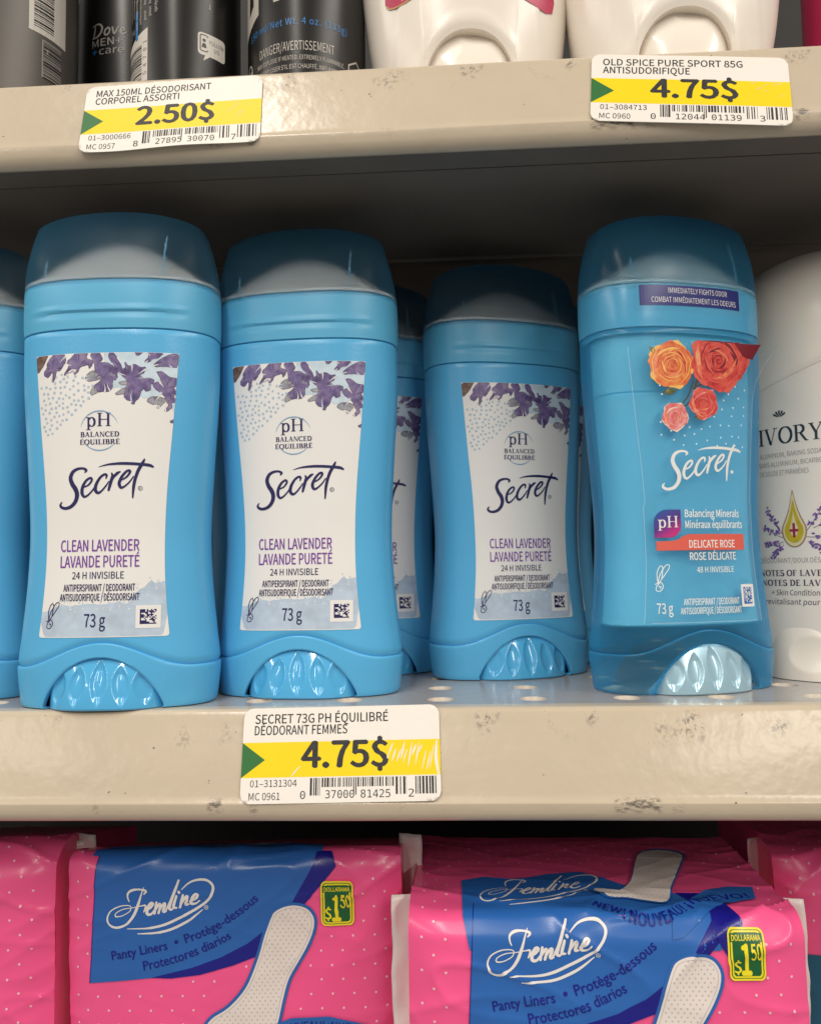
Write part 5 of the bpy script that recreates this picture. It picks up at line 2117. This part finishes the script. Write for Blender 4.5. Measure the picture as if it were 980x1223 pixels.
PANEL = [(104, 1000), (98, 1168), (200, 1164), (300, 1138), (318, 1120), (300, 1140), (235, 1205), (236, 1240), (440, 1250), (440, 1204), (340, 1204), (380, 1110), (380, 1070), (406, 1034), (400, 1000)]
BADGE = [(380, 1046), (425, 1046), (425, 1103), (380, 1103)]


def film_pack(pk, fxa, sc, extra=None, skip2=None, ytop=1016):
    t = empty('film_pack')
    sh = pk.shell(t, M['pink'])
    for s_ in (-1, 1):
        pk.fin(t, s_)
    P = Print()
    inv = lambda u, v: (275 + u / sc, 1022 + v / sc)
    dots_over(P, pk.w, -pk.d + 6, 70, lambda u, v: (v > -3 and (poly_in(PANEL, *inv(u, v)) or poly_in(BADGE, *inv(u, v)))) or (skip2 is not None and skip2(u, v)))
    P.build('dot_print', pk.map(0.16), t, step=3)
    P = Print(1.0)
    pack_front_print(P, fxa, sc, ytop)
    if extra:
        extra(P)
    P.build('front_print', pk.map(0.34), t, step=0.7)
    P = Print(1.0)
    badge(P, fxa)
    P.build('price_badge', pk.map(0.62), t, step=0.8)
    return t


SC = 0.2640
pkA = Pack(108, 70, 132, 6, 2.0, 1.2, 0.45, 0.33)
fxA = lambda x, y: ((x - 275) * SC, -(y - 1022) * SC)


def top_extra_A(P):
    g = lambda *q: [(u, -v) for u, v in q]
    P.poly(g((-46, -1.5), (-45, -10), (-42, -24), (-20, -34), (8, -26), (28, -12), (29, -1.5)), M['pack_blue'], 0.0)
    k = 0.0626
    femme_logo(P, lambda x, y: ((x - 275) * k * 0.8 - 4, 26 - y * k * 0.75), k * 0.8)


tA = film_pack(pkA, fxA, SC, top_extra_A, lambda u, v: v < 0 and -48 < u < 30 and v > -36)
pA = at(275, 1022, 1, 0.026)
tA.location = (pA.x + 0.0012, 0.023, -0.0500)
tA.rotation_euler = (math.radians(2), math.radians(-0.6), math.radians(1.5))
tag(tA, 'pink pack of panty liners with a flat blue front panel, under the lower price tag', 'liner pack', PACKS)

# right-hand pack: lower, nearer, its top in view with the same design repeated
pkB = Pack(111, 72, 122, 7, 7.3, 2.4, 0.62, 0.03)
fxB0 = None
B_ORG = Vector((0.0535, -0.001, -0.0590))


def to_B(px, py):
    """photo spot on the right-hand pack -> (u, -v) in mm"""
    p = at(px, py, 1, B_ORG.y)
    return ((p.x - B_ORG.x) / MM, (p.z - B_ORG.z) / MM)


# same artwork, laid out from the position of its badge and its logo
b0, b1 = to_B(872, 1107), to_B(560, 1213)
SB = 0.255
fxB = lambda x, y: ((x - 403) * SB + 38.2, -(y - 1074) * SB - 7.0)


def top_extra_B(P):
    V = lambda px, py: ((at(px, py, 2, B_ORG.z).x - B_ORG.x) / MM, (at(px, py, 2, B_ORG.z).y - B_ORG.y) / MM - 4.0)
    g = lambda *q: [V(*p) for p in q]
    P.poly(g((560, 1104), (552, 1088), (549, 1050), (575, 1045), (610, 1048), (650, 1040), (690, 1038), (738, 1053), (800, 1064), (845, 1080), (862, 1092), (860, 1104)), M['pack_blue'], 0.0)
    P.poly(g((800, 1064), (838, 1064), (880, 1092), (872, 1108), (846, 1096), (840, 1082)), M['pack_navy'], 0.24)
    P.poly(g((796, 1084), (812, 1077), (822, 1069), (832, 1063), (845, 1059), (860, 1056), (876, 1055.5), (892, 1056), (896, 1070), (880, 1073), (862, 1078), (845, 1084), (830, 1091), (812, 1098), (800, 1099)), M['pack_blue'], 0.32)
    k = 130 / 480
    femme_logo(P, lambda x, y: V(570 + (x - 60) * 0.228 + (y - 350) * -0.03, 1076 + (y - 350) * 0.135), 0.046)
    for s, a, b, c_ in (('NEW!', (704, 1083), (722, 1087), (742, 1090)), ('NOUVEAU!', (747, 1091), (785, 1097), (816, 1086)), ('¡NUEVO!', (819, 1084), (845, 1072), (890, 1069))):
        fn, L = path_quad(V(*a), V(*b), V(*c_))
        P.text(s, 0, 0, 3.2, M['pack_navy'], width=L, path=fn, lay=0.40, bold=0.02)
    ol = [(735, 1066), (748, 1050), (752, 1028), (757, 1014), (775, 1009), (798, 1010), (811, 1017), (806, 1035), (798, 1058), (794, 1078), (770, 1077), (745, 1074), (722, 1074), (704, 1067), (706, 1063)]
    sh = [p[:2] for p in spline([(*p, 0) for p in ol + ol[:1]], 3)][:-1]
    P.poly([V(*p) for p in sh], M['pack_blue'], 0.48)
    cx, cy = 765, 1050
    inn = [(p[0] + (cx - p[0]) * 0.06, p[1] + (cy - p[1]) * 0.05) for p in sh]
    P.poly([V(*p) for p in inn], M['liner'], 0.56)
    for j in range(16):
        for i in range(18):
            x, y = 705 + i * 6.3 + (3 if j % 2 else 0), 1011 + j * 4.1
            if poly_in(inn, x - 3, y) and poly_in(inn, x + 3, y):
                P.disc(*V(x, y), 0.24, M['liner_dot'], 0.62, 6)


tB = film_pack(pkB, fxB, SB, top_extra_B, lambda u, v: -42 < u < 48 and -42 < v < 3, 1038)
tB.location = B_ORG
tB.rotation_euler = (0, 0, math.radians(-1.0))
tag(tB, 'pink pack of panty liners with its crumpled top showing, nearer the right', 'liner pack', PACKS)

# packs cut off at either border: the same bag without a print in view
t = empty('film_pack', (-0.1735, 0.020, -0.048), math.radians(2))
tag(t, 'pink pack cut off at the lower left corner', 'liner pack', PACKS)
pkC = Pack(112, 70, 136, 10, 12.0, 3.5, 0.7, 0.25)
pkC.shell(t, M['pink'])
pkC.fin(t, 1)
P = Print()
dots_over(P, pkC.w, -60, 80, lambda u, v: u < 0 or (v > 42 and u < 30))
P.build('dot_print', pkC.map(0.2), t, step=1.5)
P = Print(1.0)
P.poly([(-40, -50), (10, -50), (24, -50), (30, -52), (33, -60), (33, -80), (-40, -80)], M['pack_blue'], 0.0)
P.build('front_print', pkC.map(0.34), t, step=1.0)
t = empty('film_pack', (0.1760, 0.046, -0.058), math.radians(-3))
tag(t, 'pink pack in shade at the lower right border', 'liner pack', PACKS)
pkD = Pack(112, 70, 122, 9, 15.0, 3.5, 0.7)
pkD.shell(t, M['pink'])
pkD.fin(t, -1, wid=5)
P = Print()
dots_over(P, pkD.w, -60, 80, lambda u, v: u > 0 or v > 20)
P.build('dot_print', pkD.map(0.2), t, step=1.5)
M['pack_teal'] = mat('pack_teal_ink', (0.012, 0.10, 0.17), 0.3)
P = Print(1.0)
P.poly([(-50, -30), (-10, -30), (-10, -70), (-50, -70)], M['pack_teal'], 0.0)
P.build('front_print', pkD.map(0.34), t, step=1.0)
